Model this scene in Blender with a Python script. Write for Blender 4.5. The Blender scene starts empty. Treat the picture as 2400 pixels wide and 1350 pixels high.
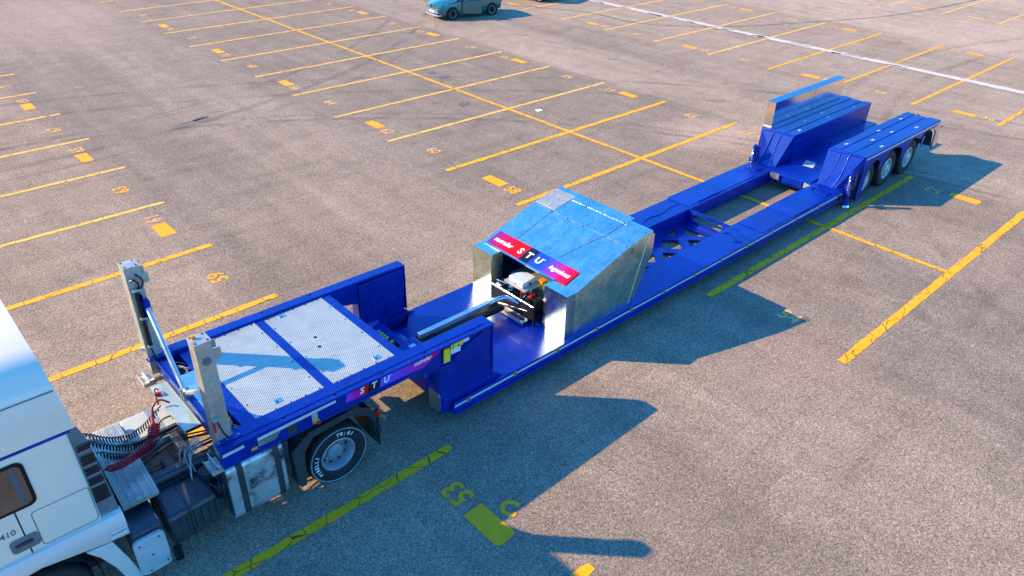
import bpy, bmesh, math, random
from mathutils import Vector, Matrix
random.seed(7)
PI = math.pi
sc = bpy.context.scene
col = sc.collection

# ------------------------------------------------------------------ camera, sky, sun, exposure
def setup_view():
    yaw, pitch, roll = 0.8206202, 0.5488097, 0.0223959
    f = Vector((math.cos(pitch)*math.cos(yaw), math.cos(pitch)*math.sin(yaw), -math.sin(pitch)))
    r0 = Vector((math.sin(yaw), -math.cos(yaw), 0)); u0 = r0.cross(f)
    r = r0*math.cos(roll)+u0*math.sin(roll); u = -r0*math.sin(roll)+u0*math.cos(roll)
    cam = bpy.data.cameras.new('camera'); co = bpy.data.objects.new('camera', cam); col.objects.link(co)
    m = Matrix((r, u, -f)).transposed().to_4x4(); m.translation = (-18.0293, -9.2444, 8.7647)
    co.matrix_world = m
    cam.lens = 26.584; cam.sensor_width = 36; cam.clip_end = 1500; cam.clip_start = 0.1
    sc.camera = co
    sx, sy, sz = -1.22, 1.26, 1.0
    elev = math.atan2(sz, math.hypot(sx, sy))
    w = bpy.data.worlds.new('World'); sc.world = w; w.use_nodes = True
    nt = w.node_tree; bg = nt.nodes['Background']
    sky = nt.nodes.new('ShaderNodeTexSky'); sky.sky_type = 'NISHITA'; sky.sun_disc = False
    sky.sun_elevation = elev; sky.sun_rotation = math.atan2(sx, sy); sky.air_density = 1.6; sky.dust_density = 0.2; sky.ozone_density = 3.0
    mx = nt.nodes.new('ShaderNodeMix'); mx.data_type = 'RGBA'; mx.blend_type = 'MULTIPLY'
    mx.inputs['Factor'].default_value = 1.0
    nt.links.new(sky.outputs[0], mx.inputs['A']); mx.inputs['B'].default_value = (0.21, 0.80, 1.60, 1)
    nt.links.new(mx.outputs['Result'], bg.inputs[0]); bg.inputs[1].default_value = 0.15
    l = bpy.data.lights.new('sun', 'SUN'); l.energy = 5.0; l.angle = math.radians(0.5); l.color = (1.0, 0.74, 0.36)
    lo = bpy.data.objects.new('sun', l); col.objects.link(lo); lo.location = (0, 0, 30)
    lo.rotation_euler = Vector((sx, sy, sz)).to_track_quat('Z', 'Y').to_euler()
    vs = sc.view_settings; vs.view_transform = 'Standard'; vs.look = 'None'; vs.exposure = 0.98; vs.gamma = 1.0
    vs.use_curve_mapping = False
    sc.render.engine = 'CYCLES'
setup_view()

# ------------------------------------------------------------------ materials
class NB:
    def __init__(s, name):
        s.m = bpy.data.materials.new(name); s.m.use_nodes = True
        s.t = s.m.node_tree; s.b = s.t.nodes['Principled BSDF']; s._co = None
    def n(s, t, **k):
        nd = s.t.nodes.new(t)
        for a, v in k.items(): setattr(nd, a, v)
        return nd
    def l(s, a, b): s.t.links.new(a, b)
    def co(s, kind='Object'):
        tc = s.n('ShaderNodeTexCoord'); return tc.outputs[kind]
    def pos(s):
        return s.n('ShaderNodeNewGeometry').outputs['Position']
    def noise(s, scale, detail=3, rough=.55, vec=None, stretch=None):
        nd = s.n('ShaderNodeTexNoise'); nd.inputs['Scale'].default_value = scale
        nd.inputs['Detail'].default_value = detail; nd.inputs['Roughness'].default_value = rough
        v = vec if vec is not None else s.pos()
        if stretch:
            mp = s.n('ShaderNodeMapping'); mp.inputs['Scale'].default_value = stretch; s.l(v, mp.inputs[0]); v = mp.outputs[0]
        s.l(v, nd.inputs['Vector']); return nd.outputs['Fac']
    def ramp(s, fac, stops):
        r = s.n('ShaderNodeValToRGB'); e = r.color_ramp.elements
        e[0].position, e[0].color = stops[0][0], (*c3(stops[0][1]), 1)
        e[1].position, e[1].color = stops[1][0], (*c3(stops[1][1]), 1)
        for p, c in stops[2:]:
            x = e.new(p); x.color = (*c3(c), 1)
        s.l(fac, r.inputs[0]); return r.outputs[0]
    def mix(s, a, b, fac, mode='MIX'):
        m = s.n('ShaderNodeMix', data_type='RGBA', blend_type=mode)
        for inp, v in (('A', a), ('B', b)):
            if isinstance(v, (tuple, list, float, int)): m.inputs[inp].default_value = (*c3(v), 1)
            else: s.l(v, m.inputs[inp])
        if isinstance(fac, (float, int)): m.inputs['Factor'].default_value = fac
        else: s.l(fac, m.inputs['Factor'])
        return m.outputs['Result']
    def math(s, op, a, b=0.0):
        m = s.n('ShaderNodeMath', operation=op)
        for i, v in enumerate((a, b)):
            if isinstance(v, (float, int)): m.inputs[i].default_value = v
            else: s.l(v, m.inputs[i])
        return m.outputs[0]
    def bump(s, h, strength=.3, dist=.01):
        b = s.n('ShaderNodeBump'); b.inputs['Strength'].default_value = strength; b.inputs['Distance'].default_value = dist
        s.l(h, b.inputs['Height']); s.l(b.outputs[0], s.b.inputs['Normal'])
    def set(s, **k):
        for a, v in k.items():
            i = s.b.inputs[a.replace('_', ' ')]
            if isinstance(v, (float, int)): i.default_value = v
            elif isinstance(v, tuple): i.default_value = (*v, 1) if len(v) == 3 else v
            else: s.l(v, i)
        return s
def c3(c): return (c, c, c) if isinstance(c, (float, int)) else tuple(c)[:3]

def mat_simple(name, c, rough=.5, metal=0., var=.12, scale=6., coat=0., dirt=None, spec=.5):
    b = NB(name)
    nz = b.noise(scale, 5, .6)
    c = c3(c)
    base = b.ramp(nz, [(.3, tuple(x*(1-var) for x in c)), (.7, tuple(min(1, x*(1+var)) for x in c))])
    if dirt:
        dn = b.noise(2.6, 8, .72)
        f = b.ramp(dn, [(dirt[1], 0.), (dirt[1]+.16, 1.)])
        base = b.mix(base, dirt[0], f)
    b.set(Base_Color=base, Metallic=metal, Specular_IOR_Level=spec)
    rr = b.ramp(b.noise(scale*1.7, 4), [(.3, max(.02, rough*.8)), (.7, min(1, rough*1.2))])
    b.set(Roughness=rr)
    if coat: b.set(Coat_Weight=coat, Coat_Roughness=.04)
    return b.m

def mat_asphalt():
    b = NB('asphalt')
    p = b.pos()
    # paver lanes run along Y: tone steps by X
    sep = b.n('ShaderNodeSeparateXYZ'); b.l(p, sep.inputs[0]); X = sep.outputs[0]
    wob = b.math('MULTIPLY', b.math('SUBTRACT', b.noise(.25, 2), .5), .35)
    Xw = b.math('ADD', X, wob)
    mr = b.n('ShaderNodeMapRange'); mr.inputs[1].default_value = -20; mr.inputs[2].default_value = 40
    b.l(Xw, mr.inputs[0])
    def px(x): return (x+20)/60
    lane = b.ramp(mr.outputs[0], [(px(-13.2), (.325, .240, .172)), (px(-12.8), (.262, .200, .150)),
        (px(-9.3), (.275, .210, .156)), (px(-9.0), (.318, .243, .180)), (px(-5.9), (.300, .230, .171)), (px(-5.3), (.270, .207, .156)),
        (px(5.3), (.275, .211, .158)), (px(5.6), (.372, .283, .208)), (px(8.9), (.345, .262, .193)), (px(9.2), (.300, .230, .171)), (px(12.2), (.355, .268, .196)),
        (px(23.5), (.350, .264, .193)), (px(23.8), (.440, .330, .240)), (px(31.), (.43, .325, .236))])
    big = b.noise(.22, 4, .6); med = b.noise(1.3, 5, .65)
    c = b.mix(b.mix(lane, (1.0, .995, .955), 1., 'MULTIPLY'), b.ramp(big, [(.32, .88), (.68, 1.10)]), 1., 'MULTIPLY')
    c = b.mix(c, b.ramp(med, [(.3, .86), (.7, 1.09)]), 1., 'MULTIPLY')
    # long streaks along Y and faint tyre scuffs
    st = b.noise(1.0, 5, .6, None, (1.6, .10, 1)); c = b.mix(c, b.ramp(st, [(.33, .88), (.62, 1.06)]), 1., 'MULTIPLY')
    st2 = b.noise(1.0, 4, .6, None, (.16, 2.4, 1)); c = b.mix(c, b.ramp(st2, [(.30, .84), (.48, 1.03)]), .7, 'MULTIPLY')
    # oily patches
    oil = b.noise(.55, 6, .7); of = b.ramp(oil, [(.63, 0.), (.74, .6)]); c = b.mix(c, (.12, .095, .085), of)
    # pinkish dusty patches
    def patch(cx, cy, r, colr, amt):
        nonlocal c
        vm = b.n('ShaderNodeVectorMath', operation='DISTANCE'); b.l(p, vm.inputs[0]); vm.inputs[1].default_value = (cx, cy, 0)
        d = b.math('ADD', vm.outputs['Value'], b.math('MULTIPLY', b.math('SUBTRACT', b.noise(1.4, 6, .7), .5), r*1.6))
        f = b.n('ShaderNodeMapRange'); f.inputs[1].default_value = r*.35; f.inputs[2].default_value = r; f.inputs[3].default_value = amt; f.inputs[4].default_value = 0
        b.l(d, f.inputs[0]); c = b.mix(c, colr, f.outputs[0])
    patch(3.6, 4.2, 2.2, (.52, .38, .28), .55); patch(5.6, 2.2, 1.6, (.48, .36, .27), .45); patch(-5.6, -4.5, 1.5, (.36, .24, .17), .45)
    patch(-2.2, -3.6, .5, (.20, .13, .09), .5); patch(26, 4, 5, (.50, .36, .27), .5); patch(-11, 36, 9, (.42, .30, .22), .5); patch(1.2, -4.6, 2.0, (.40, .28, .20), .35)
    # wheel tracks: thin dark arcs
    wn = b.ramp(b.noise(.5, 4, .7), [(.40, 0.), (.60, 1.)])
    for cx, cy, r, w_, am in ((-20, -8, 26.0, .10, .30), (-20, -8, 26.5, .07, .22), (-22, -14, 35.2, .12, .28), (-22, -14, 37.0, .12, .25), (-14, 44, 26.6, .10, .30), (-14, 44, 28.4, .13, .32), (-14, 44, 29.3, .08, .25), (18, -22, 24.5, .12, .22), (18, -22, 26.3, .12, .22), (-2.6, 10.2, .55, .03, .35), (1.6, 6.4, .8, .03, .2)):
        vm = b.n('ShaderNodeVectorMath', operation='DISTANCE'); b.l(p, vm.inputs[0]); vm.inputs[1].default_value = (cx, cy, 0)
        d = b.math('ABSOLUTE', b.math('SUBTRACT', vm.outputs['Value'], r))
        f = b.n('ShaderNodeMapRange'); f.inputs[1].default_value = w_*.5; f.inputs[2].default_value = w_*1.8; f.inputs[3].default_value = am; f.inputs[4].default_value = 0
        b.l(d, f.inputs[0]); c = b.mix(c, (.085, .07, .06), b.math('MULTIPLY', b.math('MULTIPLY', f.outputs[0], 1.5), wn))
    # aggregate: fine light and dark stones, stronger than a plain noise
    v = b.n('ShaderNodeTexVoronoi', feature='F1'); v.inputs['Scale'].default_value = 58; b.l(p, v.inputs['Vector'])
    ag = b.n('ShaderNodeSeparateColor'); b.l(v.outputs['Color'], ag.inputs[0])
    agg = b.ramp(ag.outputs[0], [(.0, (.38, .37, .38)), (.2, (.68, .67, .67)), (.6, (1.04, 1.03, 1.0)), (.84, (1.28, 1.22, 1.14)), (1., (1.95, 1.78, 1.60))])
    c = b.mix(c, agg, .85, 'MULTIPLY')
    fn = b.noise(17, 4, .8); c = b.mix(c, b.ramp(fn, [(.3, .80), (.7, 1.18)]), 1., 'MULTIPLY')
    b.set(Base_Color=c, Roughness=.93, Specular_IOR_Level=.15)
    h = b.math('ADD', v.outputs['Distance'], b.math('MULTIPLY', fn, 1.2)); b.bump(h, .4, .012)
    return b.m

def mat_road_paint(name, c, wear=.60, crack=True, under=(.25, .215, .195)):
    b = NB(name); p = b.pos()
    base = b.ramp(b.noise(3.5, 5, .7), [(.3, tuple(x*.86 for x in c)), (.7, tuple(min(1, x*1.08) for x in c))])
    worn = b.ramp(b.noise(14, 7, .75), [(wear, 0.), (wear+.06, 1.)])
    base = b.mix(base, under, worn)
    if crack:
        wv = b.n('ShaderNodeTexVoronoi', feature='DISTANCE_TO_EDGE'); wv.inputs['Scale'].default_value = 2.2
        wv.inputs['Randomness'].default_value = .9
        nz = b.n('ShaderNodeTexNoise'); nz.inputs['Scale'].default_value = 5; nz.inputs['Detail'].default_value = 3; b.l(p, nz.inputs['Vector'])
        mm = b.n('ShaderNodeMix', data_type='RGBA', blend_type='LINEAR_LIGHT'); mm.inputs['Factor'].default_value = .05
        b.l(p, mm.inputs['A']); b.l(nz.outputs['Color'], mm.inputs['B'])
        b.l(mm.outputs['Result'], wv.inputs['Vector'])
        cr = b.ramp(wv.outputs['Distance'], [(.006, 1.), (.017, 0.)])
        base = b.mix(base, (.045, .032, .022), cr)
    fn = b.noise(45, 3, .8); base = b.mix(base, b.ramp(fn, [(.3, .82), (.7, 1.1)]), 1., 'MULTIPLY')
    b.set(Base_Color=base, Roughness=.75, Specular_IOR_Level=.25); b.bump(fn, .3, .006)
    return b.m

def mat_blue():
    b = NB('blue_paint')
    nz = b.noise(1.6, 4, .6)
    base = b.ramp(nz, [(.3, (.001, .012, .205)), (.7, (.001, .021, .275))])
    dust = b.ramp(b.noise(5, 8, .75), [(.56, 0.), (.76, .30)]); base = b.mix(base, (.10, .15, .32), dust)
    nv = b.ramp(b.noise(.9, 6, .7), [(.35, .72), (.60, 1.08)]); base = b.mix(base, nv, .8, 'MULTIPLY')
    sc_ = b.ramp(b.noise(38, 2, .5, None, (1, .25, 1)), [(.74, 0.), (.79, .45)]); base = b.mix(base, (.16, .25, .5), sc_)
    b.set(Base_Color=base, Roughness=.38, Specular_IOR_Level=.75, Specular_Tint=(.16, .40, 1.0), Coat_Weight=.12, Coat_Roughness=.06, Coat_IOR=1.5)
    b.bump(b.noise(2.2, 2, .5), .10, .02)
    return b.m

def mat_galv(name='galvanised_steel', c=(.62, .66, .68), rough=.24, streak=True, sp=.16, metal=1.):
    b = NB(name); p = b.pos()
    v = b.n('ShaderNodeTexVoronoi', feature='F1'); v.inputs['Scale'].default_value = 22
    nz = b.n('ShaderNodeTexNoise'); nz.inputs['Scale'].default_value = 9; b.l(p, nz.inputs['Vector'])
    mm = b.n('ShaderNodeMix', data_type='RGBA', blend_type='LINEAR_LIGHT'); mm.inputs['Factor'].default_value = .08
    b.l(p, mm.inputs['A']); b.l(nz.outputs['Color'], mm.inputs['B']); b.l(mm.outputs['Result'], v.inputs['Vector'])
    s_ = b.n('ShaderNodeSeparateColor'); b.l(v.outputs['Color'], s_.inputs[0])
    base = b.ramp(s_.outputs[0], [(0., tuple(x*(1-sp) for x in c)), (1., tuple(min(1, x*(1+sp)) for x in c))])
    bl = b.ramp(b.noise(2.3, 7, .72), [(.36, .84), (.58, 1.05)]); base = b.mix(base, bl, .8, 'MULTIPLY')
    if streak:
        sk_ = b.ramp(b.noise(1.0, 6, .7, None, (1.2, 9, 1.2)), [(.35, .86), (.65, 1.06)]); base = b.mix(base, sk_, .9, 'MULTIPLY')
        wp = b.ramp(b.noise(3.4, 9, .78), [(.60, 0.), (.74, .5)]); base = b.mix(base, (.82, .86, .78), wp)
    b.set(Base_Color=base, Metallic=metal, Roughness=b.ramp(b.noise(3.1, 6, .7), [(.3, rough*.75), (.7, min(1, rough*1.55))]))
    b.bump(b.noise(1.1, 3, .5), .22, .03)
    return b.m

def mat_checker():
    b = NB('tread_plate'); p = b.pos()
    v = b.n('ShaderNodeTexWave', wave_type='BANDS', bands_direction='X'); v.inputs['Scale'].default_value = 10
    mp = b.n('ShaderNodeMapping'); mp.inputs['Rotation'].default_value = (0, 0, math.radians(45)); b.l(p, mp.inputs[0]); b.l(mp.outputs[0], v.inputs['Vector'])
    v2 = b.n('ShaderNodeTexWave', wave_type='BANDS', bands_direction='Y'); v2.inputs['Scale'].default_value = 10; b.l(mp.outputs[0], v2.inputs['Vector'])
    h = b.math('MULTIPLY', v.outputs['Fac'], v2.outputs['Fac'])
    base = b.ramp(h, [(.05, (.30, .31, .28)), (.42, (.66, .67, .56))])
    base = b.mix(base, b.ramp(b.noise(3, 6, .7), [(.3, .82), (.7, 1.1)]), 1., 'MULTIPLY')
    b.set(Base_Color=base, Metallic=.35, Roughness=.42); b.bump(h, .5, .008)
    return b.m

def mat_gradient(name, stops, axis, lo, hi, rough=.35):
    b = NB(name); sep = b.n('ShaderNodeSeparateXYZ'); b.l(b.pos(), sep.inputs[0])
    mr = b.n('ShaderNodeMapRange'); mr.inputs[1].default_value = lo; mr.inputs[2].default_value = hi
    b.l(sep.outputs[axis], mr.inputs[0]); b.set(Base_Color=b.ramp(mr.outputs[0], stops), Roughness=.5, Specular_IOR_Level=.12)
    return b.m

M = {}
M['asphalt'] = None
NB.math_vec = lambda s, p: p
M['asphalt'] = mat_asphalt()
YEL = (.97, .41, .010)
M['yellow'] = mat_road_paint('yellow_road_paint', YEL, .66)
M['yellow_far'] = mat_road_paint('yellow_road_paint_faded', (.95, .50, .08), .60, True)
M['orange'] = mat_road_paint('orange_road_paint', (.90, .38, .010), .62, False)
M['faint'] = mat_road_paint('worn_number_paint', (.84, .42, .10), .53, False)
M['white_road'] = mat_road_paint('concrete_strip', (.64, .55, .46), .57, False, (.36, .28, .22))
M['crack'] = mat_simple('tar_seam', (.06, .052, .052), .9, var=.3)
M['stain'] = mat_simple('oil_stain', (.13, .105, .092), .8, var=.35, scale=12)
M['blue'] = mat_blue()
M['housing'] = mat_galv('galvanised_sheet', (.80, .93, .70), .22)
M['galv'] = mat_galv('galvanised_steel', (.60, .66, .60), .34, False, .08)
M['galv_post'] = mat_galv('dull_galvanised_steel', (.50, .48, .40), .5, False, .08, .75)
M['alu'] = mat_galv('bare_steel_sheet', (.74, .76, .77), .16, False, .04)
M['mirror'] = mat_simple('polished_sheet', (.84, .80, .76), .13, 1., .03)
M['checker'] = mat_checker()
M['white_paint'] = mat_simple('white_cab_paint', (.78, .68, .52), .3, 0, .04, 2, .5, ((.52, .46, .37), .66))
M['white_fair'] = mat_simple('white_fairing_paint', (.66, .62, .54), .25, 0, .04, 2, .5)
M['white_dirty'] = mat_simple('dirty_white_paint', (.46, .47, .44), .5, 0, .10, 5, 0, ((.22, .19, .17), .60))
M['dark_plastic'] = mat_simple('dark_plastic', (.030, .035, .038), .55, 0, .3, 6)
M['grime'] = mat_simple('grimy_chassis_paint', (.030, .040, .050), .5, 0, .4, 5, .2, ((.13, .12, .11), .62))
M['grey_plastic'] = mat_simple('grey_plastic', (.13, .15, .16), .5, 0, .2, 5)
M['tank'] = mat_simple('scuffed_aluminium_tank', (.60, .59, .58), .38, .6, .14, 4, 0, ((.045, .038, .036), .47))
M['rubber'] = mat_simple('tyre_rubber', (.013, .013, .014), .7, 0, .35, 9, 0, ((.06, .055, .05), .70))
M['rim_grey'] = mat_simple('dusty_steel_rim', (.30, .32, .34), .5, .3, .2, 8)
M['rim_alu'] = mat_simple('silver_rim', (.50, .49, .46), .45, .3, .12, 9)
M['black'] = mat_simple('black_paint', (.008, .008, .009), .5, 0, .2, 6, 0, None, .2)
M['chrome'] = mat_simple('chromed_steel', (.66, .63, .62), .14, 1., .05)
M['red'] = mat_simple('red_paint', (.75, .008, .010), .3, 0, .08, 6, .4)
M['red_hose'] = mat_simple('red_hose', (.38, .006, .022), .35, 0, .15)
M['black_hose'] = mat_simple('black_hose', (.008, .009, .012), .4, 0, .2)
M['cyan'] = mat_simple('cyan_plastic', (.02, .35, .68), .4)
M['green'] = mat_simple('green_plastic', (.02, .42, .27), .4)
M['amber'] = mat_simple('amber_lens', (.90, .25, .01), .2, 0, .05, 6, .6)
M['tag'] = mat_simple('yellow_label', (.86, .62, .015), .5, 0, .1, 9)
M['label_white'] = mat_simple('pale_label', (.66, .68, .66), .5, 0, .06)
M['strip'] = mat_simple('reflective_tape', (.55, .56, .54), .3, 0, .08)
M['white'] = mat_simple('white_lettering', (.86, .86, .86), .45, 0, .02)
M['ecu'] = mat_simple('pale_grey_box', (.62, .65, .63), .35, .2, .06)
M['black_letter'] = mat_simple('black_sticker', (.006, .006, .012), .35, 0, .1)
M['sred'] = mat_simple('red_sticker', (.90, .004, .003), .5, 0, .02, spec=.12)
M['sblue'] = mat_simple('blue_sticker', (.008, .06, .70), .5, 0, .02, spec=.12)
M['glass'] = mat_simple('tinted_glass', (.075, .048, .034), .05, 0, .5, 1.4, 1.)
M['car_glass'] = mat_simple('car_glass', (.02, .028, .03), .05, 0, .3, 1.4, 1.)
M['teal'] = mat_simple('teal_car_paint', (.010, .125, .120), .25, .1, .08, 3, .8)
M['car_dark'] = mat_simple('dark_car_paint', (.02, .022, .026), .3, .2, .1, 3, 1.)
M['lamp'] = mat_simple('clear_headlamp', (.60, .64, .66), .12, .5, .05)
M['brass'] = mat_simple('brass_fitting', (.62, .50, .08), .35, .4, .1)
M['brown'] = mat_simple('brown_leaf', (.30, .13, .03), .7)
M['seat'] = mat_simple('grey_seat_cloth', (.10, .10, .11), .8)
M['carpet'] = mat_simple('dusty_metal', (.42, .40, .37), .55, .3, .15, 8)

# ------------------------------------------------------------------ mesh helpers
def tag(o, label=None, cat=None, group=None, kind=None):
    if label: o['label'] = label
    if cat: o['category'] = cat
    if group: o['group'] = group
    if kind: o['kind'] = kind
    return o
def empty(name, loc=(0, 0, 0), rz=0, **k):
    o = bpy.data.objects.new(name, None); col.objects.link(o); o.location = loc; o.rotation_euler = (0, 0, rz)
    o.empty_display_size = .3
    return tag(o, **k)
ROOT_LOC = {}
class MB:
    def __init__(s): s.v = []; s.f = []
    def add(s, vs, fs):
        o = len(s.v); s.v += [tuple(v) for v in vs]; s.f += [tuple(o+i for i in f) for f in fs]; return s
    def box(s, x0, x1, y0, y1, z0, z1):
        if x0 > x1: x0, x1 = x1, x0
        if y0 > y1: y0, y1 = y1, y0
        if z0 > z1: z0, z1 = z1, z0
        return s.add([(x0, y0, z0), (x1, y0, z0), (x1, y1, z0), (x0, y1, z0), (x0, y0, z1), (x1, y0, z1), (x1, y1, z1), (x0, y1, z1)],
            [(3, 2, 1, 0), (4, 5, 6, 7), (0, 1, 5, 4), (1, 2, 6, 5), (2, 3, 7, 6), (3, 0, 4, 7)])
    def hexa(s, bot, top):
        return s.add(list(bot)+list(top), [(3, 2, 1, 0), (4, 5, 6, 7), (0, 1, 5, 4), (1, 2, 6, 5), (2, 3, 7, 6), (3, 0, 4, 7)])
    def prism(s, pts, axis, a, b):
        """polygon of (u,v); axis 'x','y','z' is the extrusion axis; u,v are the other two in order"""
        def P(u, v, w):
            return {'x': (w, u, v), 'y': (u, w, v), 'z': (u, v, w)}[axis]
        n = len(pts); vs = [P(u, v, a) for u, v in pts]+[P(u, v, b) for u, v in pts]
        fs = [tuple(range(n)), tuple(range(2*n-1, n-1, -1))]+[(i, i+n, (i+1) % n+n, (i+1) % n) for i in range(n)]
        return s.add(vs, fs)
    def cyl(s, p0, p1, r, n=16, r1=None, cap=True):
        p0 = Vector(p0); p1 = Vector(p1); d = (p1-p0).normalized(); r1 = r if r1 is None else r1
        a = d.orthogonal().normalized(); b = d.cross(a)
        vs = [p0+(a*math.cos(t)+b*math.sin(t))*r for t in [2*PI*i/n for i in range(n)]]
        vs += [p1+(a*math.cos(t)+b*math.sin(t))*r1 for t in [2*PI*i/n for i in range(n)]]
        fs = [(i, (i+1) % n, (i+1) % n+n, i+n) for i in range(n)]
        if cap: fs += [tuple(range(n-1, -1, -1)), tuple(range(n, 2*n))]
        return s.add(vs, fs)
    def lathe(s, c, axis, prof, n=40):
        """prof: list of (r, h) along axis from c"""
        c = Vector(c); d = Vector(axis).normalized(); a = d.orthogonal().normalized(); b = d.cross(a)
        vs = []; m = len(prof)
        for i in range(n):
            t = 2*PI*i/n; e = a*math.cos(t)+b*math.sin(t)
            vs += [c+e*r+d*h for r, h in prof]
        fs = []
        for i in range(n):
            j = (i+1) % n
            for k in range(m-1): fs.append((i*m+k, j*m+k, j*m+k+1, i*m+k+1))
        return s.add(vs, fs)
    def tube(s, pts, r, n=8, closed=False):
        pts = [Vector(p) for p in pts]; m = len(pts); vs = []
        up = None
        for i, p in enumerate(pts):
            d = (pts[min(i+1, m-1)]-pts[max(i-1, 0)]).normalized()
            a = d.orthogonal().normalized() if up is None else (up-d*up.dot(d)).normalized()
            up = a; b = d.cross(a)
            vs += [p+(a*math.cos(2*PI*k/n)+b*math.sin(2*PI*k/n))*r for k in range(n)]
        fs = []
        for i in range(m-1):
            for k in range(n): fs.append((i*n+k, i*n+(k+1) % n, (i+1)*n+(k+1) % n, (i+1)*n+k))
        fs += [tuple(range(n-1, -1, -1)), tuple(range((m-1)*n, m*n))]
        return s.add(vs, fs)
    def build(s, name, mat, parent=None, bevel=0, smooth=None, label=None):
        me = bpy.data.meshes.new(name); me.from_pydata(s.v, [], s.f); me.update()
        bm = bmesh.new(); bm.from_mesh(me); bmesh.ops.recalc_face_normals(bm, faces=bm.faces); bm.to_mesh(me); bm.free()
        o = bpy.data.objects.new(name, me); col.objects.link(o)
        me.materials.append(M[mat] if isinstance(mat, str) else mat)
        if parent is not None:
            o.parent = parent
            q = parent; off = Vector((0, 0, 0))
            while q is not None: off += Vector(q.location) if not q.get('_local') else Vector((0, 0, 0)); q = q.parent
            if not parent.get('_local') and not (parent.parent and parent.parent.get('_local')):
                o.location = -off if parent.type == 'EMPTY' else (0, 0, 0)
        if bevel:
            b = o.modifiers.new('bevel', 'BEVEL'); b.width = bevel; b.segments = 2; b.limit_method = 'ANGLE'; b.angle_limit = math.radians(40)
        if smooth:
            for p in me.polygons: p.use_smooth = True
            me.set_sharp_from_angle(angle=math.radians(smooth))
        if label: o['label'] = label
        return o
def merge(o, mb, mat):
    me = o.data; vs = [tuple(v.co) for v in me.vertices]; fs = [tuple(p.vertices) for p in me.polygons]
    mi = [p.material_index for p in me.polygons]; sm = [p.use_smooth for p in me.polygons]; n0 = len(vs)
    t = bpy.data.meshes.new('t'); t.from_pydata(mb.v, [], mb.f); b_ = bmesh.new(); b_.from_mesh(t); bmesh.ops.recalc_face_normals(b_, faces=b_.faces); b_.to_mesh(t); b_.free()
    vs += [tuple(v.co) for v in t.vertices]; f2 = [tuple(i+n0 for i in p.vertices) for p in t.polygons]
    mats = list(me.materials); m_ = M[mat] if isinstance(mat, str) else mat
    nm = bpy.data.meshes.new(me.name); nm.from_pydata(vs, [], fs+f2)
    for x in mats: nm.materials.append(x)
    if m_ not in mats: nm.materials.append(m_); mats.append(m_)
    k = mats.index(m_)
    nm.polygons.foreach_set('material_index', mi+[k]*len(f2)); nm.polygons.foreach_set('use_smooth', sm+[False]*len(f2)); nm.update()
    if any(sm): nm.set_sharp_from_angle(angle=math.radians(35))
    o.data = nm; return o
def text_obj(name, s, size, org, xd, yd, mat, parent, ext=.001, shear=0., bold=0., align='CENTER', xs=1.):
    cu = bpy.data.curves.new(name, 'FONT'); cu.body = s; cu.size = size; cu.extrude = ext; cu.shear = shear; cu.offset = bold
    cu.align_x = align; cu.align_y = 'CENTER'; cu.resolution_u = 3
    t = bpy.data.objects.new(name, cu); col.objects.link(t)
    dg = bpy.context.evaluated_depsgraph_get(); me = bpy.data.meshes.new_from_object(t.evaluated_get(dg))
    bpy.data.objects.remove(t)
    xd = Vector(xd).normalized(); yd = Vector(yd).normalized(); zd = xd.cross(yd).normalized()
    m = Matrix((xd*xs, yd, zd)).transposed().to_4x4(); m.translation = Vector(org)
    me.transform(m); me.name = name
    mb = MB(); mb.v = [tuple(v.co) for v in me.vertices]; mb.f = [tuple(p.vertices) for p in me.polygons]
    return mb.build(name, mat, parent)
def plate_holes(name, outer, holes, z0, z1, mat, parent, M4=None):
    cu = bpy.data.curves.new(name, 'CURVE'); cu.dimensions = '2D'; cu.fill_mode = 'BOTH'; cu.extrude = (z1-z0)/2
    for pts in [outer]+holes:
        sp = cu.splines.new('POLY'); sp.points.add(len(pts)-1); sp.use_cyclic_u = True
        for i, p in enumerate(pts): sp.points[i].co = (p[0], p[1], 0, 1)
    t = bpy.data.objects.new(name, cu); col.objects.link(t)
    dg = bpy.context.evaluated_depsgraph_get(); me = bpy.data.meshes.new_from_object(t.evaluated_get(dg))
    bpy.data.objects.remove(t)
    me.transform(Matrix.Translation((0, 0, (z0+z1)/2)))
    if M4 is not None: me.transform(M4)
    mb = MB(); mb.v = [tuple(v.co) for v in me.vertices]; mb.f = [tuple(p.vertices) for p in me.polygons]
    return mb.build(name, mat, parent)
def rr(cx, cy, hx, hy, r, n=4, rot=0):
    out = []
    for sx, sy, a0 in ((1, 1, 0), (-1, 1, 90), (-1, -1, 180), (1, -1, 270)):
        for k in range(n+1):
            a = math.radians(a0+90*k/n); x = sx*(hx-r)+r*math.cos(a); y = sy*(hy-r)+r*math.sin(a)
            out.append((cx+x*math.cos(rot)-y*math.sin(rot), cy+x*math.sin(rot)+y*math.cos(rot)))
    return out
def coil(p0, p1, sag, turns, R, n=14):
    p0 = Vector(p0); p1 = Vector(p1); out = []; N = turns*n
    d = (p1-p0).normalized(); a = d.orthogonal().normalized(); b = d.cross(a)
    for i in range(N+1):
        t = i/N; c = p0.lerp(p1, t)+Vector((0, 0, -4*sag*t*(1-t))); th = 2*PI*turns*t
        env = min(1, t*10, (1-t)*10); out.append(c+(a*math.cos(th)+b*math.sin(th))*R*env)
    return out
def bez(p, n=12):
    p = [Vector(q) for q in p]; out = []
    for i in range(len(p)-1):
        a = p[max(i-1, 0)]; b = p[i]; c = p[i+1]; d = p[min(i+2, len(p)-1)]
        for k in range(n):
            t = k/n; out.append(.5*((2*b)+(c-a)*t+(2*a-5*b+4*c-d)*t*t+(3*b-a-3*c+d)*t*t*t))
    return out+[p[-1]]

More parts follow.
